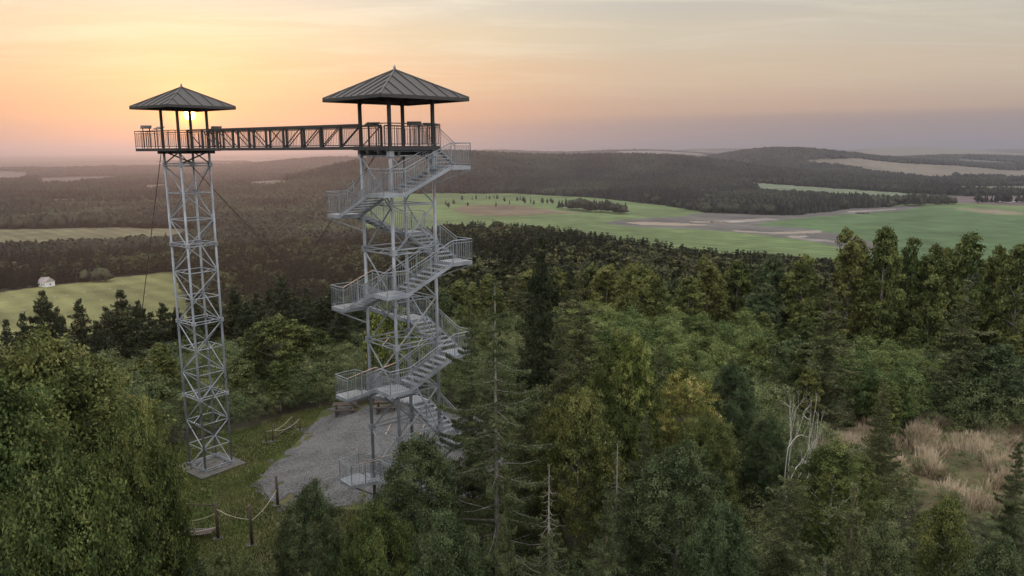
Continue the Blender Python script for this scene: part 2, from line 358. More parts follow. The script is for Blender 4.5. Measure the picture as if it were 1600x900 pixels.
# land cover seen in the valley, each outline carried down on to the terrain
COVER = [  # name, colour, outline
 ('pale', (0.075, 0.072, 0.054), [(380, 285), (430, 281), (470, 284), (440, 294), (390, 294)]),
 ('pale', (0.070, 0.069, 0.048), [(60, 312), (150, 309), (160, 314), (110, 323), (60, 322)]),
 ('stubble', (.150, .150, .062), [(-120, 480), (0, 457), (60, 449), (150, 438), (268, 425), (282, 424), (276, 440), (300, 468), (305, 560), (-120, 600)]),
 ('stubble', (0.122, 0.113, 0.063), [(-160, 360), (0, 358), (180, 355), (300, 357), (322, 361), (290, 386), (90, 398), (-20, 402), (-160, 410)]),
 ('pale', (0.097, 0.086, 0.076), [(-60, 271), (40, 270), (48, 274), (36, 283), (-60, 285)]),
 ('pale', (0.078, 0.071, 0.061), [(60, 278), (180, 275), (190, 280), (130, 288), (60, 291)]),
 ('pale', (0.107, 0.091, 0.065), [(222, 289), (262, 287), (268, 292), (250, 301), (226, 302)]),
 ('pale', (0.083, 0.071, 0.061), [(-60, 252), (150, 253), (250, 251), (246, 258), (100, 264), (-60, 261)]),
 ('pale', (0.073, 0.065, 0.055), [(-60, 266), (120, 270), (120, 273), (-60, 270)]),
 ('pale', (0.083, 0.076, 0.065), [(-60, 244), (300, 244), (300, 248), (-60, 248)]),
 ('meadow', (0.105, 0.143, 0.057), [(560, 303), (700, 302), (800, 302), (930, 309), (1040, 321), (1110, 333), (1260, 337), (1380, 325), (1420, 317), (1480, 316), (1800, 318), (1800, 470), (1300, 440), (1100, 430), (950, 402), (850, 380), (700, 378), (560, 378)]),
 ('meadow2', (0.074, 0.118, 0.050), [(1180, 352), (1240, 341), (1310, 336), (1400, 325), (1480, 323), (1560, 336), (1800, 345), (1800, 470), (1340, 440), (1330, 372)]),
 ('mud', (0.105, 0.097, 0.088), [(940, 349), (965, 344), (1010, 341), (1060, 339), (1085, 334), (1110, 332), (1240, 337), (1330, 326), (1440, 321), (1440, 325), (1390, 331), (1290, 337), (1215, 345), (1178, 352), (1250, 356), (1330, 368), (1380, 385), (1370, 398), (1325, 390), (1280, 379), (1180, 366), (1090, 358), (1000, 355)]),
 ('sand', (0.240, 0.208, 0.184), [(1110, 345), (1200, 341), (1220, 343), (1140, 348)]),
 ('sand', (0.208, 0.184, 0.168), [(1230, 372), (1290, 374), (1330, 380), (1260, 376)]),
 ('sand', (0.224, 0.192, 0.176), [(1320, 330), (1400, 326), (1400, 328), (1330, 332)]),
 ('brown', (0.130, 0.101, 0.067), [(700, 326), (730, 321), (780, 319), (815, 321), (870, 330), (925, 333), (860, 335), (780, 338), (730, 335)]),
 ('pasture', (0.130, 0.155, 0.097), [(1165, 284), (1200, 287), (1300, 294), (1420, 302), (1490, 306), (1490, 313), (1400, 318), (1300, 312), (1180, 304)]),
 ('tan', (0.143, 0.122, 0.092), [(1245, 251), (1330, 247), (1420, 256), (1500, 259), (1570, 266), (1800, 268), (1800, 284), (1560, 279), (1450, 274), (1350, 264), (1290, 259)]),
 ('tan', (0.136, 0.122, 0.085), [(1440, 289), (1500, 291), (1800, 290), (1800, 303), (1550, 303), (1470, 300)]),
 ('tan', (0.129, 0.116, 0.088), [(1330, 262), (1400, 266), (1480, 276), (1560, 281), (1560, 285), (1440, 280), (1340, 267)]),
 ('pasture', (0.126, 0.139, 0.092), [(1560, 284), (1800, 288), (1800, 292), (1580, 290)]),
 ('plough', (0.116, 0.088, 0.085), [(1440, 307), (1800, 304), (1800, 318), (1600, 322), (1480, 316)]),
 ('tan', (0.163, 0.139, 0.095), [(1490, 326), (1560, 327), (1600, 333), (1600, 336), (1540, 334)]),
 ('tan', (0.116, 0.105, 0.082), [(1490, 248), (1560, 252), (1640, 260), (1640, 263), (1500, 254)]),
]
WATER = [[(976, 348), (1010, 347), (1065, 349), (1112, 352), (1060, 352.5), (1000, 351)], [(1140, 360), (1200, 363), (1240, 362.5), (1282, 360), (1280, 364), (1230, 365.5), (1150, 362)],
         [(1232, 368.5), (1262, 369), (1258, 371.5), (1234, 371)], [(1338, 332), (1354, 332), (1354, 334.5), (1340, 334.5)], [(1080, 345.5), (1140, 347), (1138, 349), (1080, 347.5)]]
def cover_at(X, Y):
    Z = H(X, Y); px, py = project(X, Y, Z)
    r = np.hypot(X, Y)
    j = vnoise(X, Y, 60, 8) + .6 * vnoise(X, Y, 22, 9)
    py2 = py + j * 1.6 * np.clip(900 / np.maximum(r, 1), .2, 1); px2 = px + j * 6
    idx = np.full(X.shape, -1)
    far = (r > 300) & (Y > 100)
    for k, (n, c, poly) in enumerate(COVER):
        idx = np.where(far & inpoly(px2, py2, poly), k, idx)
    wat = np.zeros(X.shape, bool)
    for poly in WATER: wat |= far & inpoly(px, py, poly)
    return idx, wat, Z
def near_poly(pts, gz=-0.6):
    out = []
    for (x, y) in pts:
        d = raydir(x, y); zz = gz; 
        for _ in range(6):
            t = (zz - CAMZ) / d[2]; zz = h1(d[0] * t, d[1] * t)
        out.append((d[0] * t, d[1] * t))
    return out
GRAVEL = near_poly([(503, 641), (530, 636), (600, 632), (700, 634), (760, 650), (790, 700), (780, 770), (700, 800), (600, 800), (470, 800), (425, 785), (402, 752), (430, 722), (462, 693), (490, 662)])
CLEARING = near_poly([(480, 640), (440, 652), (380, 672), (300, 690), (240, 700), (200, 780), (210, 900), (330, 960), (470, 930), (600, 860), (800, 840), (850, 740), (800, 660), (640, 628)])
DRY = near_poly([(1415, 690), (1440, 655), (1500, 648), (1580, 655), (1640, 700), (1640, 800), (1540, 812), (1440, 800)])
DRY2 = near_poly([(1170, 640), (1210, 615), (1260, 612), (1330, 650), (1400, 700), (1420, 790), (1330, 760), (1260, 700)])

def build_ground():
    az = [(-180 + 3.0 * i) for i in range(0, 44)]; az = [a for a in az if a < -48]
    fine = list(np.arange(-48, 48.01, .17))
    azs = np.radians(np.array(az + fine + [48 + 3.0 * i for i in range(1, 44)])); 
    rr = [1.0]
    while rr[-1] < 32000:
        r = rr[-1]; k = .02 if r < 100 else (.014 if r < 550 else (.0058 if r < 1900 else (.011 if r < 6000 else .03)))
        rr.append(r * (1 + k) + (.15 if r < 30 else 0))
    rr = np.array(rr); A, Rr = np.meshgrid(azs, rr); X = Rr * np.sin(A); Y = Rr * np.cos(A)
    idx, wat, Z = cover_at(X, Y)
    nR, nA = X.shape
    V = np.stack([X, Y, Z], -1).reshape(-1, 3)
    i = np.arange(nR - 1)[:, None] * nA; j = np.arange(nA)[None, :]; j2 = (j + 1) % nA
    Fc = np.stack([i + j, i + nA + j, i + nA + j2, i + j2], -1).reshape(-1, 4)
    V = np.concatenate([V, [[0, 0, h1(0, 0)]]]); 
    me = mesh_np('ground', V, Fc, None, True)
    col = np.zeros((nR * nA + 1, 4), np.float32); col[:, 3] = 1
    floor = np.array([.035, .032, .02]); c = np.tile(floor, (nR * nA, 1))
    xf, yf = X.ravel(), Y.ravel(); rf = np.hypot(xf, yf); jj = (vnoise(xf, yf, 3, 5) + vnoise(xf, yf, 1.2, 6)) * 1.6
    grass = inpoly(xf + jj * .6, yf + jj * .6, CLEARING) & (rf < 90)
    gmix = np.clip(.5 + 1.1 * vnoise(xf, yf, 2.6, 11) + .8 * vnoise(xf, yf, .9, 12), 0, 1)[:, None]
    gcol = np.array([.055, .074, .020]) * (1 - gmix) + np.array([.105, .095, .048]) * gmix
    c = np.where(grass[:, None], gcol, c)
    for D in (DRY, DRY2): c = np.where((inpoly(xf + jj, yf + jj, D) & (rf < 120))[:, None], np.array([.13, .105, .062]), c)
    fi = idx.ravel()
    cols = np.array([q[1] for q in COVER] + [floor])
    streak = 1 + .35 * vnoise(xf + yf * .3, yf * 1.0, 42, 21) + .3 * vnoise(xf, yf, 140, 22) + .18 * vnoise(xf, yf, 11, 23)
    c = np.where((fi >= 0)[:, None], cols[fi] * streak[:, None], c)
    # far plain beyond the woods: patchwork of fields and woods
    pf = (rf > 6500) & (fi < 0); pn = vnoise(xf, yf, 1500, 31) + .7 * vnoise(xf, yf, 500, 32)
    c = np.where((pf & (pn > .12))[:, None], np.array([.16, .14, .11]), c)
    col[:-1, :3] = c; col[-1, :3] = floor
    at_ = me.color_attributes.new('cover', 'FLOAT_COLOR', 'POINT'); at_.data.foreach_set('color', col.ravel())
    cr_ = me.attributes.new('crop', 'FLOAT', 'POINT'); cr_.data.foreach_set('value', np.concatenate([((fi >= 0) & (rf < 3000)).astype(np.float32), [0]]).astype(np.float32))
    m, nt, N, L, b = new_mat('land_surface')
    a = N.new('ShaderNodeAttribute'); a.attribute_name = 'cover'
    tc = N.new('ShaderNodeTexCoord'); n1 = N.new('ShaderNodeTexNoise'); n1.inputs['Scale'].default_value = .9; n1.inputs['Detail'].default_value = 8; L.new(tc.outputs['Object'], n1.inputs['Vector'])
    n2 = N.new('ShaderNodeTexNoise'); n2.inputs['Scale'].default_value = .035; n2.inputs['Detail'].default_value = 8; L.new(tc.outputs['Object'], n2.inputs['Vector'])
    ad = N.new('ShaderNodeMath'); ad.operation = 'ADD'; L.new(n1.outputs[0], ad.inputs[0]); L.new(n2.outputs[0], ad.inputs[1])
    mr = N.new('ShaderNodeMapRange'); L.new(ad.outputs[0], mr.inputs[0]); mr.inputs[1].default_value = .6; mr.inputs[2].default_value = 1.4; mr.inputs[3].default_value = .6; mr.inputs[4].default_value = 1.4
    wv = N.new('ShaderNodeTexWave'); wv.wave_type = 'BANDS'; wv.bands_direction = 'DIAGONAL'; wv.inputs['Scale'].default_value = .022; wv.inputs['Distortion'].default_value = 1.2; wv.inputs['Detail'].default_value = 3; L.new(tc.outputs['Object'], wv.inputs['Vector'])
    ca = N.new('ShaderNodeAttribute'); ca.attribute_name = 'crop'
    wm_ = N.new('ShaderNodeMath'); wm_.operation = 'MULTIPLY'; L.new(wv.outputs['Fac'], wm_.inputs[0]); L.new(ca.outputs['Fac'], wm_.inputs[1])
    w2 = N.new('ShaderNodeMath'); w2.operation = 'MULTIPLY_ADD'; L.new(wm_.outputs[0], w2.inputs[0]); w2.inputs[1].default_value = -.22; L.new(mr.outputs[0], w2.inputs[2])
    mu = N.new('ShaderNodeVectorMath'); mu.operation = 'SCALE'; L.new(a.outputs['Color'], mu.inputs[0]); L.new(w2.outputs[0], mu.inputs['Scale'])
    L.new(mu.outputs[0], b.inputs['Base Color']); b.inputs['Roughness'].default_value = .95; b.inputs['Specular IOR Level'].default_value = .1
    me.materials.append(m)
    g = link(bpy.data.objects.new('ground', me)); tag(g, kind='structure')
    # pools on the drained lake bed
    wv = (wat.ravel()[Fc].sum(1) >= 2) & (fi[Fc] >= -1).all(1)
    wf = Fc[wv]
    if len(wf):
        u, inv = np.unique(wf, return_inverse=True); VV = V[u].copy(); VV[:, 2] = V[u][:, 2] + .12
        wm = simple('still_water', (.06, .06, .06), .10, 0, .1, .1, 0, 1.0)
        w = link(bpy.data.objects.new('water', mesh_np('water', VV, inv.reshape(-1, 4), wm, True))); tag(w, kind='structure')
build_ground()

def poly_sheet(name, poly, mat, lift, step=.5, jitter=.35):
    P = np.array(poly); x0, y0 = P.min(0) - 1; x1, y1 = P.max(0) + 1
    xs = np.arange(x0, x1, step); ys = np.arange(y0, y1, step); X, Y = np.meshgrid(xs, ys)
    j = vnoise(X, Y, 1.1, 41) + .6 * vnoise(X, Y, .4, 42)
    ins = inpoly(X + j * jitter * 2, Y + j * jitter * 2, poly)
    n, m_ = X.shape; V = np.stack([X, Y, H(X, Y) + lift], -1).reshape(-1, 3)
    i = np.arange(n - 1)[:, None] * m_; k = np.arange(m_ - 1)[None, :]
    Fc = np.stack([i + k, i + k + 1, i + m_ + k + 1, i + m_ + k], -1).reshape(-1, 4)
    ok = ins.ravel()[Fc].all(1); Fc = Fc[ok]; u, inv = np.unique(Fc, return_inverse=True)
    return link(bpy.data.objects.new(name, mesh_np(name, V[u], inv.reshape(-1, 4), mat, True)))
def gravel_mat():
    m, nt, N, L, b = new_mat('gravel_stones')
    tc = N.new('ShaderNodeTexCoord'); vo = N.new('ShaderNodeTexVoronoi'); vo.inputs['Scale'].default_value = 14; L.new(tc.outputs['Object'], vo.inputs['Vector'])
    no = N.new('ShaderNodeTexNoise'); no.inputs['Scale'].default_value = .5; no.inputs['Detail'].default_value = 7; L.new(tc.outputs['Object'], no.inputs['Vector'])
    sp = N.new('ShaderNodeSeparateColor'); L.new(vo.outputs['Color'], sp.inputs[0])
    a = N.new('ShaderNodeMath'); a.operation = 'MULTIPLY_ADD'; L.new(sp.outputs[0], a.inputs[0]); a.inputs[1].default_value = .6; L.new(no.outputs[0], a.inputs[2])
    cr = N.new('ShaderNodeValToRGB'); L.new(a.outputs[0], cr.inputs[0]); e = cr.color_ramp.elements
    e[0].position = .3; e[0].color = (.020, .020, .020, 1); e[1].position = 1.0; e[1].color = (.115, .112, .108, 1); q = e.new(.62); q.color = (.045, .044, .043, 1)
    L.new(cr.outputs[0], b.inputs['Base Color']); b.inputs['Roughness'].default_value = .9
    bp = N.new('ShaderNodeBump'); bp.inputs['Strength'].default_value = .5; bp.inputs['Distance'].default_value = .02; L.new(vo.outputs['Distance'], bp.inputs['Height']); L.new(bp.outputs[0], b.inputs['Normal'])
    return m
gs = poly_sheet('gravel_yard', GRAVEL, gravel_mat(), .03, .12, .95); tag(gs, kind='structure')

# ---------------------------------------------------------------- steel towers
def rail_run(mb, p, q, h=1.1, post=1.15, bal=.125, top=.024, base=.10, double=True):
    p, q = Vector(p), Vector(q); d = q - p; L = Vector((d.x, d.y, 0)).length; up = Vector((0, 0, 1))
    n = max(1, round(L / post))
    for i in range(n + 1):
        a = p + d * (i / n); mb.tube(a, a + up * h, .022, n=4)
    mb.tube(p + up * h, q + up * h, top, n=6)
    if double: mb.tube(p + up * (h - .14), q + up * (h - .14), .014, n=4)
    mb.tube(p + up * base, q + up * base, .014, n=4)
    nb = max(1, int(L / bal))
    for i in range(1, nb):
        a = p + d * (i / nb); mb.tube(a + up * base, a + up * (h - (.14 if double else 0)), .0085, n=4, caps=False)
    return mb

# -- stair tower
rz2 = math.pi / 2 - .823; HS = 1.27; SP = 4.747; TOP2 = CAMZ - .255
T2 = empty('stair_tower', (C2[0], C2[1], 0), rz2)
tag(T2, 'grey steel lookout tower with stairs winding up round it from the gravel yard', 'lookout tower')
DECK = 19.45; EAVE2 = at(600, 154, 38.7)[2]; APEX2 = at(618, 109, 38.7)[2]
corner = {'L': (-HS, HS), 'F': (-HS, -HS), 'R': (HS, -HS), 'B': (HS, HS)}
for k, (x, y) in corner.items():
    MB().tube((x, y, -.1), (x, y, 19.27), .085, n=12).build('leg', M['galv'], T2, True)
    MB().box((x, y, (19.27 + EAVE2 + .1) / 2), (.14, .14, EAVE2 + .1 - 19.27)).build('roof_post', M['bridge'], T2)  # dark colour carries the posts' silhouette against the bright sky
levels = [TOP2 - SP * i for i in range(5)]
order = ['L', 'F', 'R', 'B']
def C3(k, z): return (corner[k][0], corner[k][1], z)
for li, z in enumerate(levels):
    if z < .2: z = .12
    mb = MB()
    for a in range(4):
        p, q = order[a], order[(a + 1) % 4]
        for dz in (0, .22): mb.tube(C3(p, z + dz), C3(q, z + dz), .036, n=6)
    for k in order:
        x, y = corner[k]; mb.box((x, y, z + .11), (.26, .26, .30))
    mids = [((corner[order[a]][0] + corner[order[(a + 1) % 4]][0]) / 2, (corner[order[a]][1] + corner[order[(a + 1) % 4]][1]) / 2, z) for a in range(4)]
    for a in range(4): mb.tube(mids[a], mids[(a + 1) % 4], .03, n=6)
    mb.build('ring_frame', M['galv'], T2)
    if li < 4:
        zm = z - SP / 2; mb = MB()
        for a in range(4):
            mb.tube(C3(order[a], zm), C3(order[(a + 1) % 4], zm), .033, n=6)
        mb.tube(C3('L', zm), C3('R', zm), .028, n=6)
        mb.build('ring_frame', M['galv'], T2)
        for a in range(4):
            p, q = order[a], order[(a + 1) % 4]
            zb = max(z - SP, .15)
            MB().tube(C3(p, z - .05), C3(q, zm), .042, n=6).build('brace', M['galv'], T2)
            MB().tube(C3(q, zm), C3(p, zb), .042, n=6).build('brace', M['galv'], T2)
# stairs
W = 1.22; RISE = SP / 4
def land_rect(k):
    x, y = corner[k]; sx = 1 if x > 0 else -1; sy = 1 if y > 0 else -1
    return (x + sx * (.10), x + sx * (W + .08), y + sy * (.10), y + sy * (W + .08), sx, sy)
z_F = 17.30
seq = []; z = z_F + RISE; ks = ['R', 'F', 'L', 'B']; i = 0
while z > .3: seq.append((ks[i % 4], z)); z -= RISE; i += 1
def landing(k, z, parent):
    x0, x1, y0, y1, sx, sy = land_rect(k)
    xa, xb = sorted((x0, x1)); ya, yb = sorted((y0, y1))
    mb = MB().box(((xa + xb) / 2, (ya + yb) / 2, z - .03), (xb - xa, yb - ya, .05))
    for (p, q) in (((xa, ya), (xb, ya)), ((xb, ya), (xb, yb)), ((xb, yb), (xa, yb)), ((xa, yb), (xa, ya))):
        mb.beam((*p, z - .10), (*q, z - .10), .05, .18)
    mb.beam((x0, y0, z - .25), (corner[k][0], corner[k][1], z - .25), .08, .10)
    mb.beam((x1, y1, z - .20), (corner[k][0], corner[k][1], z - .9), .05, .06)
    o = mb.build('landing', M['galv'], parent)
    r = MB(); rail_run(r, (x1, y0, z), (x1, y1, z)); rail_run(r, (x1, y1, z), (x0, y1, z)); r.build('railing', M['galv'], o)
def flight(p, q, parent, n=8):
    """p lower landing edge centre, q upper one (local coords at floor level)"""
    p, q = Vector(p), Vector(q); d = q - p; hd = Vector((d.x, d.y, 0)).normalized(); side = Vector((-hd.y, hd.x, 0)) * (W / 2 - .02)
    mb = MB()
    for s in (-1, 1): mb.beam(p + side * s + Vector((0, 0, -.07)), q + side * s + Vector((0, 0, -.07)), .04, .17)
    rzz = math.atan2(hd.y, hd.x)
    for i in range(1, n):
        c = p + d * (i / n); mb.box((c.x, c.y, c.z - .0), (.29, W - .1, .045), rzz)
    o = mb.build('stair_flight', M['galv'], parent)
    for s in (-1, 1):
        r = MB(); rail_run(r, p + side * s, q + side * s, post=1.3); r.build('railing', M['galv'], o)
def edge_pt(k, toward, z):
    """centre of the landing edge of corner k that faces corner `toward`"""
    x0, x1, y0, y1, sx, sy = land_rect(k); tx, ty = corner[toward]
    cx, cyy = (x0 + x1) / 2, (y0 + y1) / 2
    if abs(corner[k][0] - tx) < .01: return (cx, y0, z)
    return (x0, cyy, z)
for n, (k, z) in enumerate(seq):
    landing(k, z, T2)
    if n + 1 < len(seq):
        k2, z2 = seq[n + 1]; flight(edge_pt(k2, k, z2), edge_pt(k, k2, z), T2)
k, z = seq[-1]; nk = ks[(ks.index(k) + 1) % 4]
pt = edge_pt(nk, k, 0.02); flight((pt[0], pt[1], .05), edge_pt(k, nk, z), T2)
# top flight from right landing up to the deck
pR = edge_pt('R', 'B', seq[0][1]); flight(pR, (pR[0], pR[1] + 1.6, DECK), T2, 6)
# deck
mb = MB().box((0, 0, DECK - .05), (2 * HS + .5, 2 * HS + .5, .06))
e = HS + .25
for p, q in (((-e, -e), (e, -e)), ((e, -e), (e, e)), ((e, e), (-e, e)), ((-e, e), (-e, -e))): mb.beam((*p, DECK - .10), (*q, DECK - .10), .06, .2)
xo = HS + .08 + W / 2 + .05
mb.box(((HS + .25 + HS + W + .05) / 2, -HS + .1 + 1.6 + .75, DECK - .05), (W - .20, 1.3, .06))
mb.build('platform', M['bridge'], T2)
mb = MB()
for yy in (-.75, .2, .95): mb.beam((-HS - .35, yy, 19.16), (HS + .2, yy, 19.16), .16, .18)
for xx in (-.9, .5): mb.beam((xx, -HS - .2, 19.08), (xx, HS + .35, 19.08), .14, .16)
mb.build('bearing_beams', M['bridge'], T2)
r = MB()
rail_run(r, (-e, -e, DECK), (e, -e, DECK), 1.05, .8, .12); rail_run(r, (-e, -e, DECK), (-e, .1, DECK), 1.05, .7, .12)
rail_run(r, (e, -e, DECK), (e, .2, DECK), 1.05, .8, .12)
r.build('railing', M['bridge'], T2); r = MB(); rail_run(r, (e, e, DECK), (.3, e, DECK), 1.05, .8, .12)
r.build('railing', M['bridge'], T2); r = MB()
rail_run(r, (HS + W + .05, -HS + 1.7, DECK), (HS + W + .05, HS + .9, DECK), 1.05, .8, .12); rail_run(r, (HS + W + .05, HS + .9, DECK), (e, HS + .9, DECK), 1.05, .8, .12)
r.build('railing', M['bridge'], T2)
def pyramid_roof(parent, half, ze, za, seams=7):
    t = .09; mb = MB(); b = len(mb.v)
    mb.v += [(-half, -half, ze), (half, -half, ze), (half, half, ze), (-half, half, ze), (0, 0, za),
             (-half, -half, ze - t), (half, -half, ze - t), (half, half, ze - t), (-half, half, ze - t), (0, 0, za - t)]
    mb.f += [(0, 1, 4), (1, 2, 4), (2, 3, 4), (3, 0, 4), (6, 5, 9), (7, 6, 9), (8, 7, 9), (5, 8, 9), (5, 6, 1, 0), (6, 7, 2, 1), (7, 8, 3, 2), (8, 5, 0, 3)]
    o = mb.build('roof', M['roof'], parent)
    s = MB(); n = seams
    for a in range(4):
        ca, sa = math.cos(a * math.pi / 2), math.sin(a * math.pi / 2)
        for i in range(1, 2 * n):
            u = -half + i * half / n
            zt = ze + (za - ze) * (1 - abs(u) / half)
            p = (u, -half + .01, ze + .02); q = (u, -abs(u) - .02, zt + .02)
            rot = lambda v: (v[0] * ca - v[1] * sa, v[0] * sa + v[1] * ca, v[2])
            if abs(u) < half * .97: s.beam(rot(p), rot(q), .035, .045)
    s.build('standing_seam', M['roof_seam'], o)
    hp = MB()
    for sx, sy in ((1, 1), (1, -1), (-1, 1), (-1, -1)): hp.tube((sx * half, sy * half, ze + .02), (0, 0, za + .02), .035, n=6)
    hp.build('hip_cap', M['galv_dark'], o)
    MB().path([(0, 0, za), (0, 0, za + .12), (0, 0, za + .24)], [.05, .07, .01], 8).build('finial', M['galv'], o)
    f = MB()
    for p, q in (((-half, -half), (half, -half)), ((half, -half), (half, half)), ((half, half), (-half, half)), ((-half, half), (-half, -half))):
        f.beam((p[0] * .995, p[1] * .995, ze - t - .02), (q[0] * .995, q[1] * .995, ze - t - .02), .06, .10)
    f.build('fascia', M['bridge'], o)
    g = MB()
    for p, q in (((-half * .5, -half * .5), (half * .5, -half * .5)), ((half * .5, -half * .5), (half * .5, half * .5)), ((half * .5, half * .5), (-half * .5, half * .5)), ((-half * .5, half * .5), (-half * .5, -half * .5))):
        g.beam((*p, ze + .02), (*q, ze + .02), .14, .16)
    g.build('roof_beam', M['bridge'], o)
    return o
pyramid_roof(T2, 2.56, EAVE2, APEX2, 4)
for k, (x, y) in corner.items():
    sx, sy = (1 if x > 0 else -1), (1 if y > 0 else -1)
    MB().tube((x, y, EAVE2 - .35), (x - sx * .4, y, EAVE2), .035, n=6).tube((x, y, EAVE2 - .35), (x, y - sy * .4, EAVE2), .035, n=6).build('knee_brace', M['bridge'], T2)
# concrete footing
MB().box((0, 0, -.02), (3.6, 3.6, .24)).build('footing', M['concrete'], T2)

# -- slender tower
rz1 = math.pi / 2 - .664; H1 = .96; BASE1 = -1.66; TOP1 = CAMZ - .897
T1 = empty('lattice_tower', (C1[0], C1[1], BASE1), rz1)
tag(T1, 'slender grey lattice steel tower with hipped roof, standing on a concrete slab in the grass', 'lookout tower')
EAVE1 = at(285, 167, 48.9)[2] - BASE1; APEX1 = at(283, 136, 48.9)[2] - BASE1; D1 = DECK - BASE1; TP = TOP1 - BASE1
cn = {'L': (-H1, H1), 'F': (-H1, -H1), 'R': (H1, -H1), 'B': (H1, H1)}
def c3(k, z): return (cn[k][0], cn[k][1], z)
for k, (x, y) in cn.items():
    MB().tube((x, y, .1), (x, y, D1 - .15), .075, n=12).build('leg', M['galv'], T1, True)
    MB().box((x, y, (D1 - .15 + EAVE1 + .1) / 2), (.13, .13, EAVE1 + .1 - D1 + .15)).build('roof_post', M['bridge'], T1)  # backlit silhouette put into the post colour, as on the stair tower
nb = 12; st = TP / nb
for i in range(nb + 1):
    z = TP - st * i; z = max(z, .14); dbl = (i % 3 == 0); mb = MB()
    for a in range(4):
        p, q = order[a], order[(a + 1) % 4]
        mb.tube(c3(p, z), c3(q, z), .032, n=6)
        if dbl: mb.tube(c3(p, z + .16), c3(q, z + .16), .032, n=6)
    if dbl:
        for k in order: mb.box((*cn[k], z + .08), (.22, .22, .24))
    mids = [((cn[order[a]][0] + cn[order[(a + 1) % 4]][0]) / 2, (cn[order[a]][1] + cn[order[(a + 1) % 4]][1]) / 2, z) for a in range(4)]
    if i % 3 in (0, 1):
        mb.tube(mids[0], mids[3], .025, n=6); mb.tube(mids[1], mids[2], .025, n=6)
    mb.build('ring_frame', M['galv'], T1)
    if i < nb:
        for a in range(4):
            p, q = order[a], order[(a + 1) % 4]
            if (i + a) % 2: p, q = q, p
            zb = max(z - st, .14)
            MB().tube(c3(p, z), c3(q, zb), .036, n=6).build('brace', M['galv'], T1)
kn = MB()
for a in range(4):
    p, q = order[a], order[(a + 1) % 4]
    kn.tube(c3(p, TP + .15), c3(q, D1 - .2), .045, n=6)
kn.build('head_brace', M['bridge'], T1)
pyramid_roof(T1, 2.24, EAVE1, APEX1, 3)
MB().box((0, 0, .0), (3.3, 3.3, .22)).build('footing', M['concrete'], T1)

# bridge axis
bv = C2 - C1; BL = float(np.hypot(*bv)); bd = bv / BL; brz = math.atan2(bd[1], bd[0])
# platform of the slender tower, in line with the bridge
Pl = empty('viewing_platform', (C1[0], C1[1], DECK), brz); Pl.parent = None
tag(Pl, 'dark railed platform at the top of the slender lattice tower', 'platform')
hx0, hx1, hy = -3.1, 1.35, 1.5
mb = MB().box(((hx0 + hx1) / 2, 0, -.05), (hx1 - hx0, 2 * hy, .06))
for p, q in (((hx0, -hy), (hx1, -hy)), ((hx1, -hy), (hx1, hy)), ((hx1, hy), (hx0, hy)), ((hx0, hy), (hx0, -hy))): mb.beam((*p, -.10), (*q, -.10), .06, .18)
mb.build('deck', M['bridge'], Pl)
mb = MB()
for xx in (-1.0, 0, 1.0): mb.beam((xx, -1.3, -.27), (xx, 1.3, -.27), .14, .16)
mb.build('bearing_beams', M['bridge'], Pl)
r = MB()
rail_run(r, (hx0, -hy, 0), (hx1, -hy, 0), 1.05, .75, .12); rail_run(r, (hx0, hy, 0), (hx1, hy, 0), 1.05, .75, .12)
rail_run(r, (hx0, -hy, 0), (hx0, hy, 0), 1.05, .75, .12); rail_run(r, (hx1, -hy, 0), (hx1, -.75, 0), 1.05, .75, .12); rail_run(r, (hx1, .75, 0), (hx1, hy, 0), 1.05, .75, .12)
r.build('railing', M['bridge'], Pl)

# footbridge
x0 = hx1 + .03; x1 = BL - 1.75
BR = empty('footbridge', (C1[0], C1[1], DECK), brz)
tag(BR, 'dark steel truss footbridge high above the clearing joining the two towers', 'footbridge')
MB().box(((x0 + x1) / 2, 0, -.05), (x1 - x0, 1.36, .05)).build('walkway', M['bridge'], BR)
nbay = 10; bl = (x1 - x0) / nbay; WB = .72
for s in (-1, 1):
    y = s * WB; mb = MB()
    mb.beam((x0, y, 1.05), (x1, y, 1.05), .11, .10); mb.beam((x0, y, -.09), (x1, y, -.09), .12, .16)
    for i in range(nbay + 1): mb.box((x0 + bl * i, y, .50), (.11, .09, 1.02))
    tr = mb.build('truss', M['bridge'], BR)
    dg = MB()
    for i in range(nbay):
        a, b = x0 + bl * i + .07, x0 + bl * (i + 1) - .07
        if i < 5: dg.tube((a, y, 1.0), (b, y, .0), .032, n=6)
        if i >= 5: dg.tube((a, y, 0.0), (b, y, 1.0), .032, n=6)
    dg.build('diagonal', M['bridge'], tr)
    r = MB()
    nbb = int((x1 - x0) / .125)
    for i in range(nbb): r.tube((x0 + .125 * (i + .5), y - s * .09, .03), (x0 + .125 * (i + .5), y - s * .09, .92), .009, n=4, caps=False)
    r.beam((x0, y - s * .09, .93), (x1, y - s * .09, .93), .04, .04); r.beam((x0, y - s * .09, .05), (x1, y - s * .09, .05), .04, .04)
    r.build('railing', M['bridge'], BR)
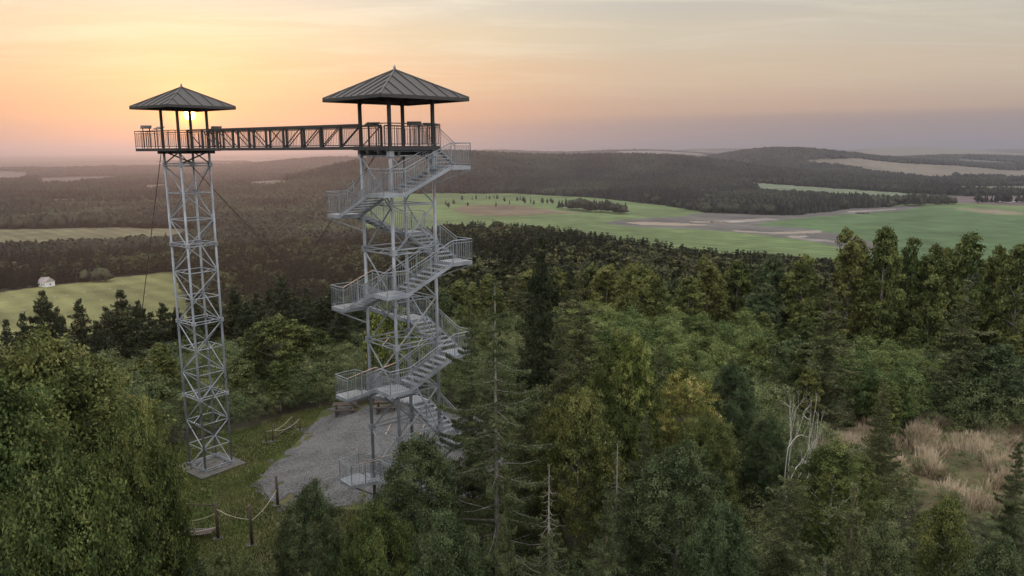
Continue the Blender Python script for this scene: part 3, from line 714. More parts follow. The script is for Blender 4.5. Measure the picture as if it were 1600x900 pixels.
# guy wires
def wire(p, q, label):
    o = MB().tube(p, q, .026, n=5, caps=True).build('guy_wire', M['cable']); tag(o, label, 'guy wire', 'guy wires of the towers')
    a = MB().box((0, 0, 0), (.5, .5, .4)); 
    return o
def down(px0, py0, Y0, px1, py1):
    p = at(px0, py0, Y0); d = raydir(px1, py1); z = -1.5
    for _ in range(8):
        t = (z - CAMZ) / d[2]; z = h1(d[0] * t, d[1] * t)
    return tuple(p), (d[0] * t, d[1] * t, z)
def guy(p0, q0, label):
    wire(tuple(p0), tuple(q0), label)
bw = lambda x, y, z: np.array([C1[0] + bd[0] * x - bd[1] * y, C1[1] + bd[1] * x + bd[0] * y, z])
_, g1 = down(332, 237, 48, 600, 580); guy(bw(1.0, -1.2, 19.25), g1, 'thin guy wire sloping down to the right from the slender tower platform')
_, g2 = down(548, 243, 40, 262, 726); guy(bw(BL - 1.9, .6, 19.2), g2, 'thin guy wire sloping down to the left from the stair tower end of the footbridge')
_, g3 = down(278, 240, 48, 196, 700); guy(bw(-.8, -1.2, 19.25), g3, 'thin guy wire falling steeply to the left of the slender tower')

# slanted information boards on the railings
def info(px, py, Y, tilt, rz, label, w=.68):
    p = at(px, py, Y); t = empty('information_board', (p[0], p[1], DECK), rz); tag(t, label, 'information board', 'slanted boards on the platform railings')
    hgt = p[2] - DECK; M3 = Matrix.Rotation(tilt * .8, 3, 'X')
    MB().box((0, 0, hgt), (w, .45, .04), mat3=M3).build('panel', M['board'], t)
    for sx in (-.3, .3): MB().tube((sx * w, 0, 0), (sx * w, 0, hgt - .02), .03, n=6).build('post', M['bridge'], t)
vd = math.atan2(-.146, .989)
info(581, 194, 37.6, .45, -.25, 'slanted board on the stair tower railing, beside the end of the footbridge')
info(647, 193, 37.2, .5, .1, 'slanted board on the stair tower railing, between the two front roof posts')
info(674, 194.5, 39.0, .4, .6, 'slanted board on the stair tower railing, right above the top flight of stairs')
info(228, 198.5, 48.4, .5, .35, 'slanted board on the slender tower railing, nearest the outer end of its platform', .62)
info(248, 200, 50.6, .45, -.4, 'slanted board on the slender tower railing, just outside the leftmost roof post', .62)
info(338, 199.5, 48.6, .45, .3, 'slanted board by the slender tower where the footbridge begins', .62)

# ---------------------------------------------------------------- furniture of the clearing
def ground_at(px, py):
    d = raydir(px, py); z = -1.0
    for _ in range(10):
        t = (z - CAMZ) / d[2]; z = h1(d[0] * t, d[1] * t)
    return np.array([d[0] * t, d[1] * t, z])
def picnic(px, py, rz, label):
    g = ground_at(px, py); t = empty('picnic_table', tuple(g), rz); tag(t, label, 'picnic table', 'picnic tables on the gravel')
    tp = MB()
    for i in range(4): tp.box((0, -.30 + i * .2, .74), (1.8, .18, .05))
    tp.build('table_top', M['bench'], t)
    for s in (-1, 1):
        b = MB(); b.box((0, s * .72, .45), (1.8, .24, .06)); b.build('seat', M['bench'], t)
    for sx in (-.65, .65):
        l = MB(); l.beam((sx, -.78, .04), (sx, .78, .04), .12, .10); l.beam((sx, -.72, .38), (sx, .72, .38), .10, .08)
        l.beam((sx, -.62, .05), (sx, -.22, .71), .10, .09); l.beam((sx, .62, .05), (sx, .22, .71), .10, .09); l.build('leg', M['timber'], t)
picnic(539, 645, R_(8), 'brown wooden picnic table at the far edge of the gravel, clear of the stair tower')
picnic(604, 641, R_(4), 'brown wooden picnic table half hidden behind the legs of the stair tower')
def post(px, yt, yb, label, r=.085, group='wooden posts of the rope course'):
    g = ground_at(px, yb); top = at(px, yt, g[1]); t = empty('wooden_post', tuple(g)); tag(t, label, 'post', group)
    hgt = top[2] - g[2]
    MB().path([(0, 0, -.1), (.01, 0, hgt * .5), (0, 0, hgt)], [r, r * .95, r * .85], 8).build('shaft', M['timber'], t, True)
    MB().box((0, 0, .03), (.5, .34, .06), .3).build('base_plate', M['concrete'], t)
    return g, hgt
P1 = post(341, 785, 842, 'crooked dark post carrying a crossbar, leftmost of the rope course posts in the near grass')
P2 = post(394, 790, 852, 'dark post of the rope course standing in the middle of the near grass')
P3 = post(434, 744, 790, 'dark post of the rope course standing at the near tip of the gravel')
P4 = post(416, 668, 692, 'slim post at the near left end of the small rope bridge', .05)
P5 = post(427, 663, 690, 'slim post beside the near left one of the small rope bridge', .05)
P6 = post(457, 652, 668, 'slim post with a pale top at the far end of the small rope bridge', .05)
P7 = post(469, 650, 672, 'slim post at the gravel side end of the small rope bridge', .05)
def rope(a, b, ha, hb, sag, label, r=.014):
    pts = []
    for i in range(13):
        t = i / 12; p = a * (1 - t) + b * t; pts.append((p[0], p[1], (a[2] + ha) * (1 - t) + (b[2] + hb) * t - sag * 4 * t * (1 - t)))
    o = MB().path(pts, r, 5).build('rope', M['rope'], None, True); tag(o, label, 'rope', 'ropes of the rope course')
g0 = ground_at(262, 842)
rope(P1[0], P2[0], 1.75, 1.45, .15, 'pale rope slung between the crooked post and the middle post in the near grass')
rope(P2[0], P3[0], 1.35, 1.0, .2, 'pale rope sagging from the middle post in the near grass towards the gravel post')
rope(g0, P1[0], 1.2, 1.5, .3, 'pale upper rope running left from the crooked post into the trees')
rope(g0, P1[0], .55, .7, .2, 'pale lower rope running left from the crooked post into the trees')
rope(P4[0], P6[0], .9, .9, .35, 'pale rope on the far side of the small rope bridge', .014)
rope(P5[0], P7[0], .9, .9, .35, 'pale rope on the gravel side of the small rope bridge', .014)
lg = MB().path([tuple(P5[0] + np.array([0, 0, .25])), tuple((P5[0] + P6[0]) / 2 + np.array([0, 0, .2])), tuple(P6[0] + np.array([0, 0, .25]))], .07, 6).build('balance_log', M['timber'], None, True)
tag(lg, 'low brown balance log between the posts of the small rope bridge', 'log')
tb = MB(); a, b = g0 + np.array([0, 0, 1.9]), P1[0] + np.array([0, 0, 1.95])
tb.path([tuple(a), tuple(a * .6 + b * .4 + np.array([0, 0, .12])), tuple(b)], .045, 6)
tag(tb.build('crossbar', M['timber'], None, True), 'crooked dark crossbar resting on the crooked post and reaching into the trees', 'crossbar')
# slatted swinging step bridge
sb = empty('step_bridge', tuple(P1[0])); tag(sb, 'low hanging bridge of short wooden slats left of the crooked post', 'rope bridge')
a, b = g0 - P1[0] + np.array([0, .5, 0]), np.array([-.2, .2, 0.])
ra = MB(); slt = MB(); dv = b - a; nn = np.array([-dv[1], dv[0], 0]); nn /= np.linalg.norm(nn)
for s in (-.35, .35):
    pts = [tuple(a + dv * t + nn * s + np.array([0, 0, .45 - .9 * t * (1 - t)])) for t in np.linspace(0, 1, 9)]; ra.path(pts, .02, 4)
for t in np.linspace(.02, .98, 22):
    c = a + dv * t + np.array([0, 0, .45 - .9 * t * (1 - t)]); slt.beam(tuple(c - nn * .4), tuple(c + nn * .4), .09, .04)
ra.build('side_rope', M['rope'], sb); slt.build('slats', M['bench'], sb)

# ---------------------------------------------------------------- house in the valley
def valley_pt(px, py, z0=-92):
    d = raydir(px, py); z = z0
    for _ in range(8):
        t = (z - CAMZ) / d[2]; z = h1(d[0] * t, d[1] * t)
    return np.array([d[0] * t, d[1] * t, z])
def house(px, py, w, d, h, rh, rz, label, wall='white', group=None):
    g = valley_pt(px, py); t = empty('house', tuple(g), rz); tag(t, label, 'house', group)
    MB().box((0, 0, h / 2 - .5), (w, d, h + 1)).build('wall', M[wall], t)
    o = .5; b = MB(); b.v += [(-w / 2 - o, -d / 2 - o, h), (w / 2 + o, -d / 2 - o, h), (w / 2 + o, d / 2 + o, h), (-w / 2 - o, d / 2 + o, h), (-w / 2 - o, 0, h + rh), (w / 2 + o, 0, h + rh)]
    b.f += [(0, 1, 5, 4), (2, 3, 4, 5), (0, 4, 3), (1, 2, 5), (0, 3, 2, 1)]
    rf = b.build('roof', M['tile'], t)
    MB().box((w * .2, .8, h + rh * .9), (.7, .7, 1.6)).build('chimney', M['tile'], rf)
    for i in (-.3, 0, .3):
        MB().box((w * i, -d / 2 - .02, h * .45), (1.1, .12, 1.3)).build('window', M['window'], t)
    MB().box((w / 2 + .02, 0, h * .45), (.12, 1.1, 1.3)).build('window', M['window'], t)
house(73, 447, 10.5, 8, 4.2, 3.6, R_(-28), 'small white house with grey gable roof alone at the edge of the wood')
for i, (px, py, w, rz, lb) in enumerate(((1556, 315, 16, .2, 'pale farmhouse in the distance with trees on its left, leftmost of the far hamlet'), (1574, 316.5, 14, -.1, 'low pale outbuilding in the middle of the far hamlet'), (1590, 315, 18, .1, 'pale building at the right end of the far hamlet'))):
    house(px, py, w, 9, 4, 3.5, rz, lb, 'white', 'buildings of the far hamlet')
HEAPS = []
for i, (px, py) in enumerate(((22, 463), (62, 476), (36, 486), (87, 466), (105, 463), (130, 458), (158, 470), (190, 446), (207, 451), (228, 462), (172, 452), (120, 480))):
    g = valley_pt(px, py); b = MB(); s = 1.0 + .4 * random.random()
    b.path([(0, 0, -.2), (0, 0, .5 * s), (.1, 0, 1.0 * s)], [1.5 * s, 1.1 * s, .3], 9)
    o = b.build('straw_heap', M['hay'], None, True); o.location = tuple(g); o.rotation_euler = (0, 0, i); tag(o, 'heap', 'straw heap', 'heaps on the stubble field'); HEAPS.append((px, o))

# ---------------------------------------------------------------- trees
def unit(v): return v / np.maximum(np.linalg.norm(v, axis=-1, keepdims=True), 1e-9)
def leaves_mesh(name, C, size, mat, aspect=.6, up=.5, outw=None, dirs=None, rg=None, nz=.8):
    """C (n,3) leaf centres; each leaf a rhombus"""
    n = len(C); rg = rg or rng
    nr = rg.normal(size=(n, 3)) * nz
    nr[:, 2] += up
    if outw is not None: nr += outw
    nr = unit(nr)
    a = rg.normal(size=(n, 3)) if dirs is None else dirs + rg.normal(size=(n, 3)) * .35
    a = unit(a - nr * (a * nr).sum(1, keepdims=True)); b = np.cross(nr, a)
    s = (size * (.6 + .8 * rg.random(n)))[:, None] / 2
    V = np.stack([C - a * s, C + b * s * aspect, C + a * s, C - b * s * aspect], 1).reshape(-1, 3)
    Fc = np.arange(4 * n).reshape(-1, 4)
    return mesh_np(name, V, Fc, mat)

def broadleaf(seed, n_leaf, leaf, lobes=14, H0=1.0, spread=.42, base=.10, mat='oak', bark='greybark', tall=False, clump=.5, limbs=True, gap=0.0):
    """unit tree: real height hh=10 m; crown radius spread*10/2*..."""
    rg = np.random.default_rng(seed); hh = 10.0; Rr = spread * hh
    tk = MB(); lean = rg.normal(size=2) * .25
    top = hh * (.86 if tall else .62)
    pts = [(0, 0, -.5)] + [(lean[0] * t + rg.normal() * .05, lean[1] * t + rg.normal() * .05, hh * t) for t in np.linspace(.08, top / hh, 6)]
    tk.path(pts, [.20, .16, .135, .11, .085, .06, .03], 8)
    cen = []; cz = (base + 1) / 2 * hh; hz = (1 - base) / 2 * hh
    for i in range(lobes):
        u = (i + .5) / lobes; zc = 1 - 1.75 * u; ph = i * 2.399 + rg.random() * .8
        rho = math.sqrt(max(0, 1 - zc * zc)); k = .62 + .16 * rg.random()
        p = np.array([rho * math.cos(ph) * Rr * k, rho * math.sin(ph) * Rr * k, cz + zc * hz * .72])
        if tall: p[0] *= .55 + .5 * (1 - abs(zc)); p[1] *= .55 + .5 * (1 - abs(zc))
        rl = Rr * ((.30 + .22 * rg.random()) if lobes < 24 else (.19 + .19 * rg.random())) * (1.1 if tall else 1)
        cen.append((p, rl))
        if limbs:
            z0 = max(base * hh * .7, min(p[2] - .9 * np.hypot(p[0], p[1]) * .8, top)); s0 = np.array([lean[0] * z0 / hh, lean[1] * z0 / hh, z0])
            mid = (s0 + p) / 2 + np.array([0, 0, -.2]); tk.path([tuple(s0), tuple(mid), tuple(p + (p - s0) * .15)], [.06, .04, .015], 5, False)
    cen.append((np.array([lean[0], lean[1], hh - Rr * .42]), Rr * .42))
    w = np.array([c[1] ** 2 for c in cen]); w /= w.sum(); C = []; NN = []
    npc = 60 if n_leaf > 40000 else 34; ncl = max(1, n_leaf // npc)
    for (p, rl), ww in zip(cen, w):
        m_ = max(2, int(ncl * ww)); d = unit(rg.normal(size=(m_, 3)) + np.array([0, 0, .35]) + unit(p - np.array([0, 0, cz])) * .5)
        rad = rl * (.62 + .55 * rg.random((m_, 1)) ** .7)
        bump = 1 + .24 * np.sin(d[:, :1] * 7 + seed) * np.cos(d[:, 1:2] * 8)
        cc = p + d * rad * bump * np.array([1, 1, .85])
        q = cc[:, None, :] + rg.normal(size=(m_, npc, 3)) * np.array([1, 1, .55]) * clump * .36
        C.append(q.reshape(-1, 3)); nn_ = unit(d * .8 + rg.normal(size=(m_, 3)) * .55) * 1.0; NN.append(np.repeat(nn_, npc, 0))
    C = np.concatenate(C); NN = np.concatenate(NN); kp = C[:, 2] > base * hh * .55; C = C[kp]; NN = NN[kp]
    lm = leaves_mesh(mat + '_crown', C, leaf, M[mat], outw=NN, rg=rg, nz=.42, up=.25)
    return tk.mesh('trunk', M[bark], True), lm

def conifer(seed, n_leaf, leaf, mat='spruce', bark='bark', spread=.19, whorls=26, per=8, droop=.18, base=.08, sparse=1.0, ragged=.15, aspect=.32, fan=.32, deadtop=0.0):
    rg = np.random.default_rng(seed); hh = 10.0; Rr = spread * hh; tk = MB()
    tk.path([(0, 0, -.5), (0, 0, hh * .25), (rg.normal() * .03, 0, hh * .6), (0, 0, hh * (.99))], [.15, .115, .065, .012], 7)
    C = []; D = []; B = []
    tot = 0
    for i in range(whorls):
        t = (i + rg.random() * .6) / whorls; z = hh * (base + (1 - base) * t)
        L0 = Rr * (1 - t) ** .8 * (1 + ragged * rg.normal()) + .12
        nb_ = max(3, int(per * (.6 + .4 * (1 - t)))); off = rg.random() * 6.28
        for j in range(nb_):
            if rg.random() > sparse: continue
            ph = off + j * 2 * math.pi / nb_ + rg.normal() * .2; L = L0 * (.65 + .5 * rg.random())
            B.append((z + rg.normal() * .08, ph, L, t))
    LT = sum(b[2] for b in B)
    for (z, ph, L, t) in B:
        m_ = max(4, int(n_leaf * L / LT)); u = rg.random(m_) ** .75; dirx = np.array([math.cos(ph), math.sin(ph), 0]); side = np.array([-math.sin(ph), math.cos(ph), 0])
        zz = z + L * (.10 * (1 - t)) - droop * L * np.sin(u * 2.2) + .10 * L * np.maximum(u - .7, 0) * 2
        wdt = fan * L * (1 - u) * .9 + .05
        sg = rg.choice([-1, 1], m_); v = rg.random(m_) ** .8
        P = dirx * (u * L)[:, None] + side * (sg * v * wdt)[:, None]
        P[:, 2] = zz - .10 * L * v * droop * 5 * rg.random(m_) + rg.normal(size=m_) * (.035 if mat == 'larch' else .08)
        if deadtop and t > 1 - deadtop: P = P[:3]; u = u[:3]; sg = sg[:3]
        C.append(P); D.append(dirx * .7 + side * (sg * .7)[:, None] + np.array([0, 0, -.15]))
        e = [tuple((dirx * (q * L)) + np.array([0, 0, z + L * .1 * (1 - t) - droop * L * math.sin(q * 2.2) + .2 * L * max(q - .7, 0)])) for q in (0, .5, .95)]
        tk.path(e, [.028 * (1 - t) + .010, .016 * (1 - t) + .006, .004], 4, False)
    C = np.concatenate(C); D = np.concatenate(D)
    lm = leaves_mesh(mat + '_crown', C, leaf, M[mat], aspect=aspect, up=1.0, dirs=D, rg=rg)
    return tk.mesh('trunk', M[bark], True), lm

def dead_tree(seed):
    rg = np.random.default_rng(seed); tk = MB()
    def grow(p, d, L, r, n):
        q = p + d * L; mid = (p + q) / 2 + rg.normal(size=3) * L * .05
        tk.path([tuple(p), tuple(mid), tuple(q)], [r, r * .8, r * .6], 5, False)
        if n == 0: return
        for k in range(2 if n > 1 else 3):
            nd = unit(d + rg.normal(size=3) * .42 + np.array([0, 0, .15])); grow(q if k == 0 else mid * .3 + q * .7, nd, L * (.62 + .2 * rg.random()), r * .6, n - 1)
    for k in range(3): grow(np.array([0, 0, -.3]), unit(np.array([rg.normal() * .22, rg.normal() * .22, 1])), 3.2, .11, 5)
    return tk.mesh('trunk', M['deadwood'], True), None

PROTO = {}
def proto(key, f, *a, **k): PROTO.setdefault(key, []).append(f(*a, **k))
for s in (1, 2, 3): proto('oak_hi', broadleaf, s, 105000, .115, lobes=44, spread=.36, mat='oak', clump=.48)
for s in (4, 5): proto('ash_hi', broadleaf, s, 85000, .105, lobes=32, spread=.30, mat='ash', clump=.46)
for s in (6, 7): proto('yellow_hi', broadleaf, s, 45000, .12, lobes=16, spread=.30, mat='yellow', clump=.42)
for s in (8, 9): proto('birch_hi', broadleaf, s, 60000, .10, lobes=22, spread=.20, mat='birch', bark='birchbark', tall=True, clump=.38, base=.14)
for s in (10, 11, 12): proto('larch_hi', conifer, s, 95000, .095, mat='larch', spread=.24, whorls=34, per=7, droop=.10, sparse=.85, ragged=.3, fan=.40)
for s in (13, 14): proto('spruce_hi', conifer, s, 100000, .12, mat='spruce', spread=.2, whorls=34, per=9, fan=.45, ragged=.2)
for s in (15, 16): proto('shrub_hi', broadleaf, s, 50000, .15, lobes=16, spread=.45, base=.05, mat='shrub', clump=.5)
for s in (21, 22, 23): proto('oak', broadleaf, s, 30000, .21, lobes=34, spread=.34, mat='oak', clump=.5)
for s in (24, 25, 33): proto('ash', broadleaf, s, 26000, .20, lobes=28, spread=.28, mat='ash', clump=.5)
for s in (26, 27, 28): proto('birch', broadleaf, s, 18000, .20, lobes=20, spread=.19, mat='birch', bark='greybark', tall=True, clump=.42, base=.08)
for s in (29, 30, 34): proto('larch', conifer, s, 26000, .17, mat='larch', spread=.21, whorls=28, per=7, droop=.10, sparse=.85, ragged=.3)
for s in (31, 32, 35): proto('spruce', conifer, s, 42000, .21, mat='spruce', spread=.30, whorls=26, per=10, fan=.65, ragged=.25)
for s in (36, 37): proto('shrub', broadleaf, s, 12000, .30, lobes=16, spread=.42, base=.04, mat='shrub', clump=.6, limbs=False)
for s in (38,): proto('yellow', broadleaf, s, 14000, .25, lobes=16, spread=.32, mat='yellow', clump=.5)
for s in (17, 18): proto('pole_hi', broadleaf, s, 26000, .12, lobes=14, spread=.20, mat='birch', bark='birchbark', tall=True, clump=.42, base=.5)
for s in (19,): proto('bough_hi', conifer, s, 70000, .10, mat='larch', bark='greybark', spread=.36, whorls=30, per=5, droop=.05, sparse=.8, ragged=.35, fan=.22, base=.12)
proto('dead', dead_tree, 3); proto('dead', dead_tree, 8)
for s in (61, 62): proto('deadtop', conifer, s, 30000, .11, mat='larch', bark='greybark', spread=.20, whorls=30, per=7, sparse=.8, ragged=.3, deadtop=.32)
NAMES = {'oak': ('broadleaf_tree', 'tree'), 'ash': ('broadleaf_tree', 'tree'), 'yellow': ('maple_tree', 'tree'), 'birch': ('birch_tree', 'tree'), 'larch': ('larch_tree', 'tree'), 'spruce': ('spruce_tree', 'tree'), 'shrub': ('shrub', 'shrub'), 'dead': ('dead_tree', 'dead tree'), 'pole': ('birch_tree', 'tree'), 'bough': ('larch_tree', 'tree'), 'deadtop': ('larch_tree', 'tree')}
def nat_w(me):
    if me is None: return 5.0
    c = np.zeros(len(me.vertices) * 3, np.float32); me.vertices.foreach_get('co', c); r_ = np.hypot(*c.reshape(-1, 3)[:, :2].T); return 2 * float(np.percentile(r_, 98))
NAT_W = {k: nat_w(ms[0][1]) for k, ms in PROTO.items()}
COUNT = [0]; PLACED = []
ORD = ['leftmost', 'second from left', 'third from left', 'fourth from left', 'fifth from left', 'sixth from left', 'seventh from left', 'eighth from left', 'ninth from left', 'tenth from left', 'eleventh from left', 'twelfth from left']
def ordinal_labels(items, text):
    """items (picture x, object) of one group: name each by its place along the row"""
    items.sort(key=lambda q: q[0]); n = len(items)
    for i, (_, o) in enumerate(items):
        if n == 1: o['label'] = 'only one of the ' + text; continue
        j = n - 1 - i
        w = ORD[i] if (i <= j and i < 12) else ('rightmost' if j == 0 else ORD[j].replace('left', 'right') if j < 12 else 'middle one')
        o['label'] = w + ' of the ' + text
def tree(kind, x, y, height, width, label, group=None, var=None, gz=None):
    key = kind + '_hi' if (kind + '_hi' in PROTO and y < 46) else kind
    v = PROTO[key]; tm, lm = v[(COUNT[0] if var is None else var) % len(v)]; COUNT[0] += 1
    nm, cat = NAMES[kind]
    z = h1(x, y) if gz is None else gz
    t = empty(nm, (x, y, z), random.random() * 6.28); tag(t, label, cat, group)
    sxy = width / NAT_W[key]; s = height / 10.0
    o = link(bpy.data.objects.new('trunk', tm), t); o.scale = ((sxy + s) / 2 if lm and False else sxy if kind in ('larch', 'spruce', 'deadtop') else sxy, sxy, s)
    if lm: c = link(bpy.data.objects.new('crown', lm), t); c.scale = (sxy, sxy, s)
    PLACED.append((x, y, width))
    return t
def hero(kind, px, yt, Y, wpx, label, var=None):
    if kind == 'spruce' and Y > 70: wpx *= 1.75
    p = at(px, yt, Y); g = h1(p[0], p[1]); hgt = max(p[2] - g, 1.5)
    return tree(kind, p[0], p[1], hgt, wpx / F_PX * Y * .95, label, None, var)
HERO = [
 ('oak', 75, 520, 27, 400, 'huge spreading broadleaf tree filling the lower left corner, its rounded top tinged yellow', 0),
 ('oak', -60, 590, 22, 380, 'broad dark green tree cut by the left edge before the huge spreading tree', 1),
 ('oak', 190, 628, 23, 190, 'rounded green tree overlapping the huge spreading tree on its side towards the slender tower', 2),
 ('oak', 95, 735, 17, 320, 'dense dark green tree at the very bottom below the huge spreading tree', 1),
 ('oak', 430, 493, 66, 130, 'round dark broadleaf tree just right of the slender tower, before the dark conifers', 0),
 ('oak', 493, 513, 68, 70, 'smaller round tree touching the round dark broadleaf tree on its right', 1),
 ('birch', 213, 566, 60, 75, 'light green bushy tree between the huge spreading tree and the slender tower', 0),
 ('birch', 250, 535, 60, 60, 'slim yellowish young tree directly left of the slender tower', 1),
 ('birch', 370, 558, 62, 55, 'light young birch directly right of the slender tower', 2),
 ('birch', 434, 562, 60, 45, 'slim pale young birch in front of the round dark broadleaf tree', 0),
 ('yellow', 607, 470, 60, 90, 'yellowing tree seen through the middle of the stair tower', 0),
 ('spruce', 8, 497, 80, 60, 'dark spruce top cut by the left edge beside the stubble field', 0),
 ('spruce', 65, 452, 84, 75, 'tall pointed spruce standing before the stubble field below the white house', 1),
 ('spruce', 122, 466, 86, 60, 'dark spruce second right from the spruce below the white house', 2),
 ('spruce', 98, 497, 78, 50, 'short dark spruce in the gap right of the spruce below the white house', 0),
 ('spruce', 187, 451, 84, 85, 'tall spruce with tiered spreading boughs, midway between the white house and the slender tower', 0),
 ('spruce', 215, 468, 82, 60, 'spruce leaning against the right side of the tiered spruce', 1),
 ('spruce', 253, 472, 85, 60, 'spruce just left of the slender tower behind the slim yellowish tree', 2),
 ('spruce', 150, 500, 76, 60, 'low spruce in front of the gap left of the tiered spruce', 2),
 ('spruce', 365, 445, 88, 60, 'dark spruce peeping out right of the slender tower', 1),
 ('spruce', 400, 455, 84, 60, 'dark spruce behind the left shoulder of the round dark broadleaf tree', 0),
 ('spruce', 440, 430, 92, 75, 'tallest conifer behind the round dark broadleaf tree', 2),
 ('spruce', 478, 448, 90, 60, 'dark spruce right of the tallest conifer behind the round tree', 0),
 ('spruce', 520, 446, 86, 70, 'dark spruce left of the stair tower at mid height', 1),
 ('spruce', 552, 456, 82, 60, 'dark spruce touching the left edge of the stair tower', 2),
 ('spruce', 35, 487, 82, 62, 'squat dark spruce between the spruce cut by the left edge and the pointed one', 0),
 ('spruce', 88, 478, 88, 62, 'small spruce tip close behind the pointed spruce below the white house', 1),
 ('spruce', 165, 478, 88, 62, 'spruce tip just left of the tiered spruce, set back', 2),
 ('spruce', 235, 486, 80, 62, 'full dark spruce between the tiered spruce group and the slim yellowish tree', 0),
 ('spruce', 275, 478, 86, 62, 'spruce partly hidden behind the left legs of the slender tower', 1),
 ('spruce', 305, 470, 90, 62, 'spruce seen through the lattice of the slender tower', 2),
 ('spruce', 335, 462, 86, 62, 'dark spruce against the right legs of the slender tower', 0),
 ('spruce', 385, 470, 80, 62, 'lower dark spruce just left of the round dark broadleaf tree', 1),
 ('spruce', 420, 452, 94, 62, 'spruce tip left of the tallest conifer behind the round tree', 2),
 ('spruce', 462, 462, 84, 62, 'full spruce right behind the crown of the round dark broadleaf tree', 0),
 ('spruce', 500, 462, 84, 62, 'dark spruce above the smaller round tree beside the round dark one', 1),
 ('spruce', 535, 476, 78, 62, 'low dark spruce between the smaller round tree and the stair tower', 2),
 ('spruce', 575, 470, 88, 62, 'spruce seen behind the left legs of the stair tower', 0),
 ('spruce', 640, 462, 88, 62, 'spruce seen through the stair tower beside the yellowing tree', 1),
 ('bough', 773, 436, 30.5, 340, 'tall feathery larch with bare grey trunk, its boughs crossing in front of the stair tower', 0),
 ('larch', 735, 470, 36, 120, 'thin larch behind the tall feathery larch on the stair tower side', 1),
 ('spruce', 845, 364, 52, 110, 'dark ragged spruce rising highest in the middle of the forest', 0),
 ('larch', 908, 398, 50, 110, 'olive larch right of the highest dark ragged spruce', 2),
 ('larch', 878, 470, 40, 150, 'broad olive larch between the tall feathery larch and the yellow edged tree', 1),
 ('oak', 1000, 414, 72, 95, 'round dark crowned tree rising behind the young green growth', 2),
 ('birch', 1077, 430, 74, 65, 'small pale green dome shaped tree beside the round dark crowned tree', 1),
 ('birch', 1113, 402, 82, 62, 'light green birch in the back row right of the dome shaped tree', 0),
 ('birch', 1155, 405, 84, 60, 'birch in the back row second right from the dome shaped tree', 1),
 ('ash', 1205, 402, 84, 75, 'dull green tree in the back row before the green meadow end', 0),
 ('birch', 1255, 398, 82, 80, 'yellow green birch in the back row left of the skyline birches', 2),
 ('birch', 1340, 360, 78, 85, 'tall dark birch, leftmost of those reaching above the meadow on the right', 0),
 ('birch', 1386, 351, 76, 72, 'tallest birch on the right, its thin top overlapping the green field', 1),
 ('birch', 1421, 372, 80, 66, 'birch leaning against the tallest birch on its right side', 2),
 ('birch', 1458, 384, 78, 76, 'birch with a flat ragged top midway along the right hand tree row', 0),
 ('birch', 1515, 360, 78, 84, 'tall full birch standing out against the field near the right edge', 1),
 ('birch', 1488, 388, 86, 55, 'narrow tree between the flat topped birch and the tall full birch', 2),
 ('birch', 1560, 386, 80, 70, 'birch second from the right edge in the tall tree row', 0),
 ('birch', 1597, 378, 76, 80, 'birch cut by the right edge with a pale leaning stem', 1),
 ('larch', 1512, 436, 58, 118, 'larch with a long bare lower trunk standing behind the dry grass', 1),
 ('larch', 1300, 440, 54, 120, 'thin brownish larch left of the larch with the bare lower trunk', 0),
 ('ash', 1565, 540, 56, 110, 'bluish green tree at the right edge above the dry grass', 1),
 ('oak', 975, 520, 38, 140, 'green tree with a yellow right edge below the young growth', 0),
 ('yellow', 990, 524, 37, 95, 'golden yellow tree crown edging the green tree in the middle of the slope', 1),
 ('yellow', 1075, 582, 40, 135, 'golden topped maple above the dense foreground trees', 0),
 ('ash', 1145, 568, 43, 95, 'grey green round tree right of the golden topped maple', 0),
 ('oak', 1105, 650, 36, 130, 'dark green tree below the golden topped maple', 1),
 ('dead', 1243, 556, 36, 62, 'bleached white dead birch with forked bare branches', 0),
 ('birch', 1300, 690, 32, 130, 'yellow green bushy tree at the foot of the white dead birch', 1),
 ('larch', 1383, 590, 39, 105, 'small greenish yellow larch left of the dry grass', 2),
 ('larch', 1235, 725, 25, 250, 'feathery green larch filling the bottom below the white dead birch', 1),
 ('larch', 791, 728, 21.5, 120, 'pale grey green narrow larch at the bottom in front of the tall feathery larch', 2),
 ('larch', 950, 752, 22, 170, 'bushy fresh green larch at the bottom centre', 0),
 ('deadtop', 858, 722, 25, 140, 'larch with a bare dead leader between the two bottom centre larches', 0),
 ('deadtop', 965, 690, 30, 110, 'larch with a broken bare top above the bushy fresh green larch', 1),
 ('ash', 1060, 698, 28, 190, 'broad green crown at the bottom right of the bushy larch', 1),
 ('ash', 1130, 790, 23, 150, 'dark dense tree at the bottom between the broad crown and the feathery larch', 0),
 ('ash', 655, 682, 29.5, 160, 'dark green tree half hiding the foot of the stair tower', 0),
 ('ash', 482, 757, 27, 125, 'grey green rounded tree at the near corner of the gravel', 1),
 ('oak', 590, 782, 24, 150, 'dark tree at the bottom between the gravel corner tree and the stair tower', 2),
 ('ash', 700, 800, 22, 160, 'dark bushy tree at the bottom left of the pale narrow larch', 1),
 ('pole', 1480, 778, 25, 95, 'young birch with a thick white trunk and yellow green crown before the dry grass', 0),
 ('shrub', 355, 868, 26, 110, 'low shrub with pale leaf tips at the bottom of the near grass', 0),
 ('larch', 1595, 690, 30, 120, 'olive larch cut by the lower right edge', 2),
 ('ash', 1380, 822, 23, 150, 'dark low tree in the bottom right left of the white trunked birch', 0),
 ('ash', 1560, 850, 21, 170, 'dark low tree in the bottom right corner', 1),
 ('larch', 820, 590, 33, 130, 'larch standing right behind the bare trunk of the tall feathery larch', 1),
 ('oak', 900, 600, 32, 160, 'dull green tree in the thick of the forest below the broad olive larch', 2),
 ('larch', 1010, 640, 34, 110, 'feathery larch left of the dark green tree below the maple', 0),
 ('ash', 1200, 650, 38, 80, 'small grey green tree left of the white dead birch', 1),
]
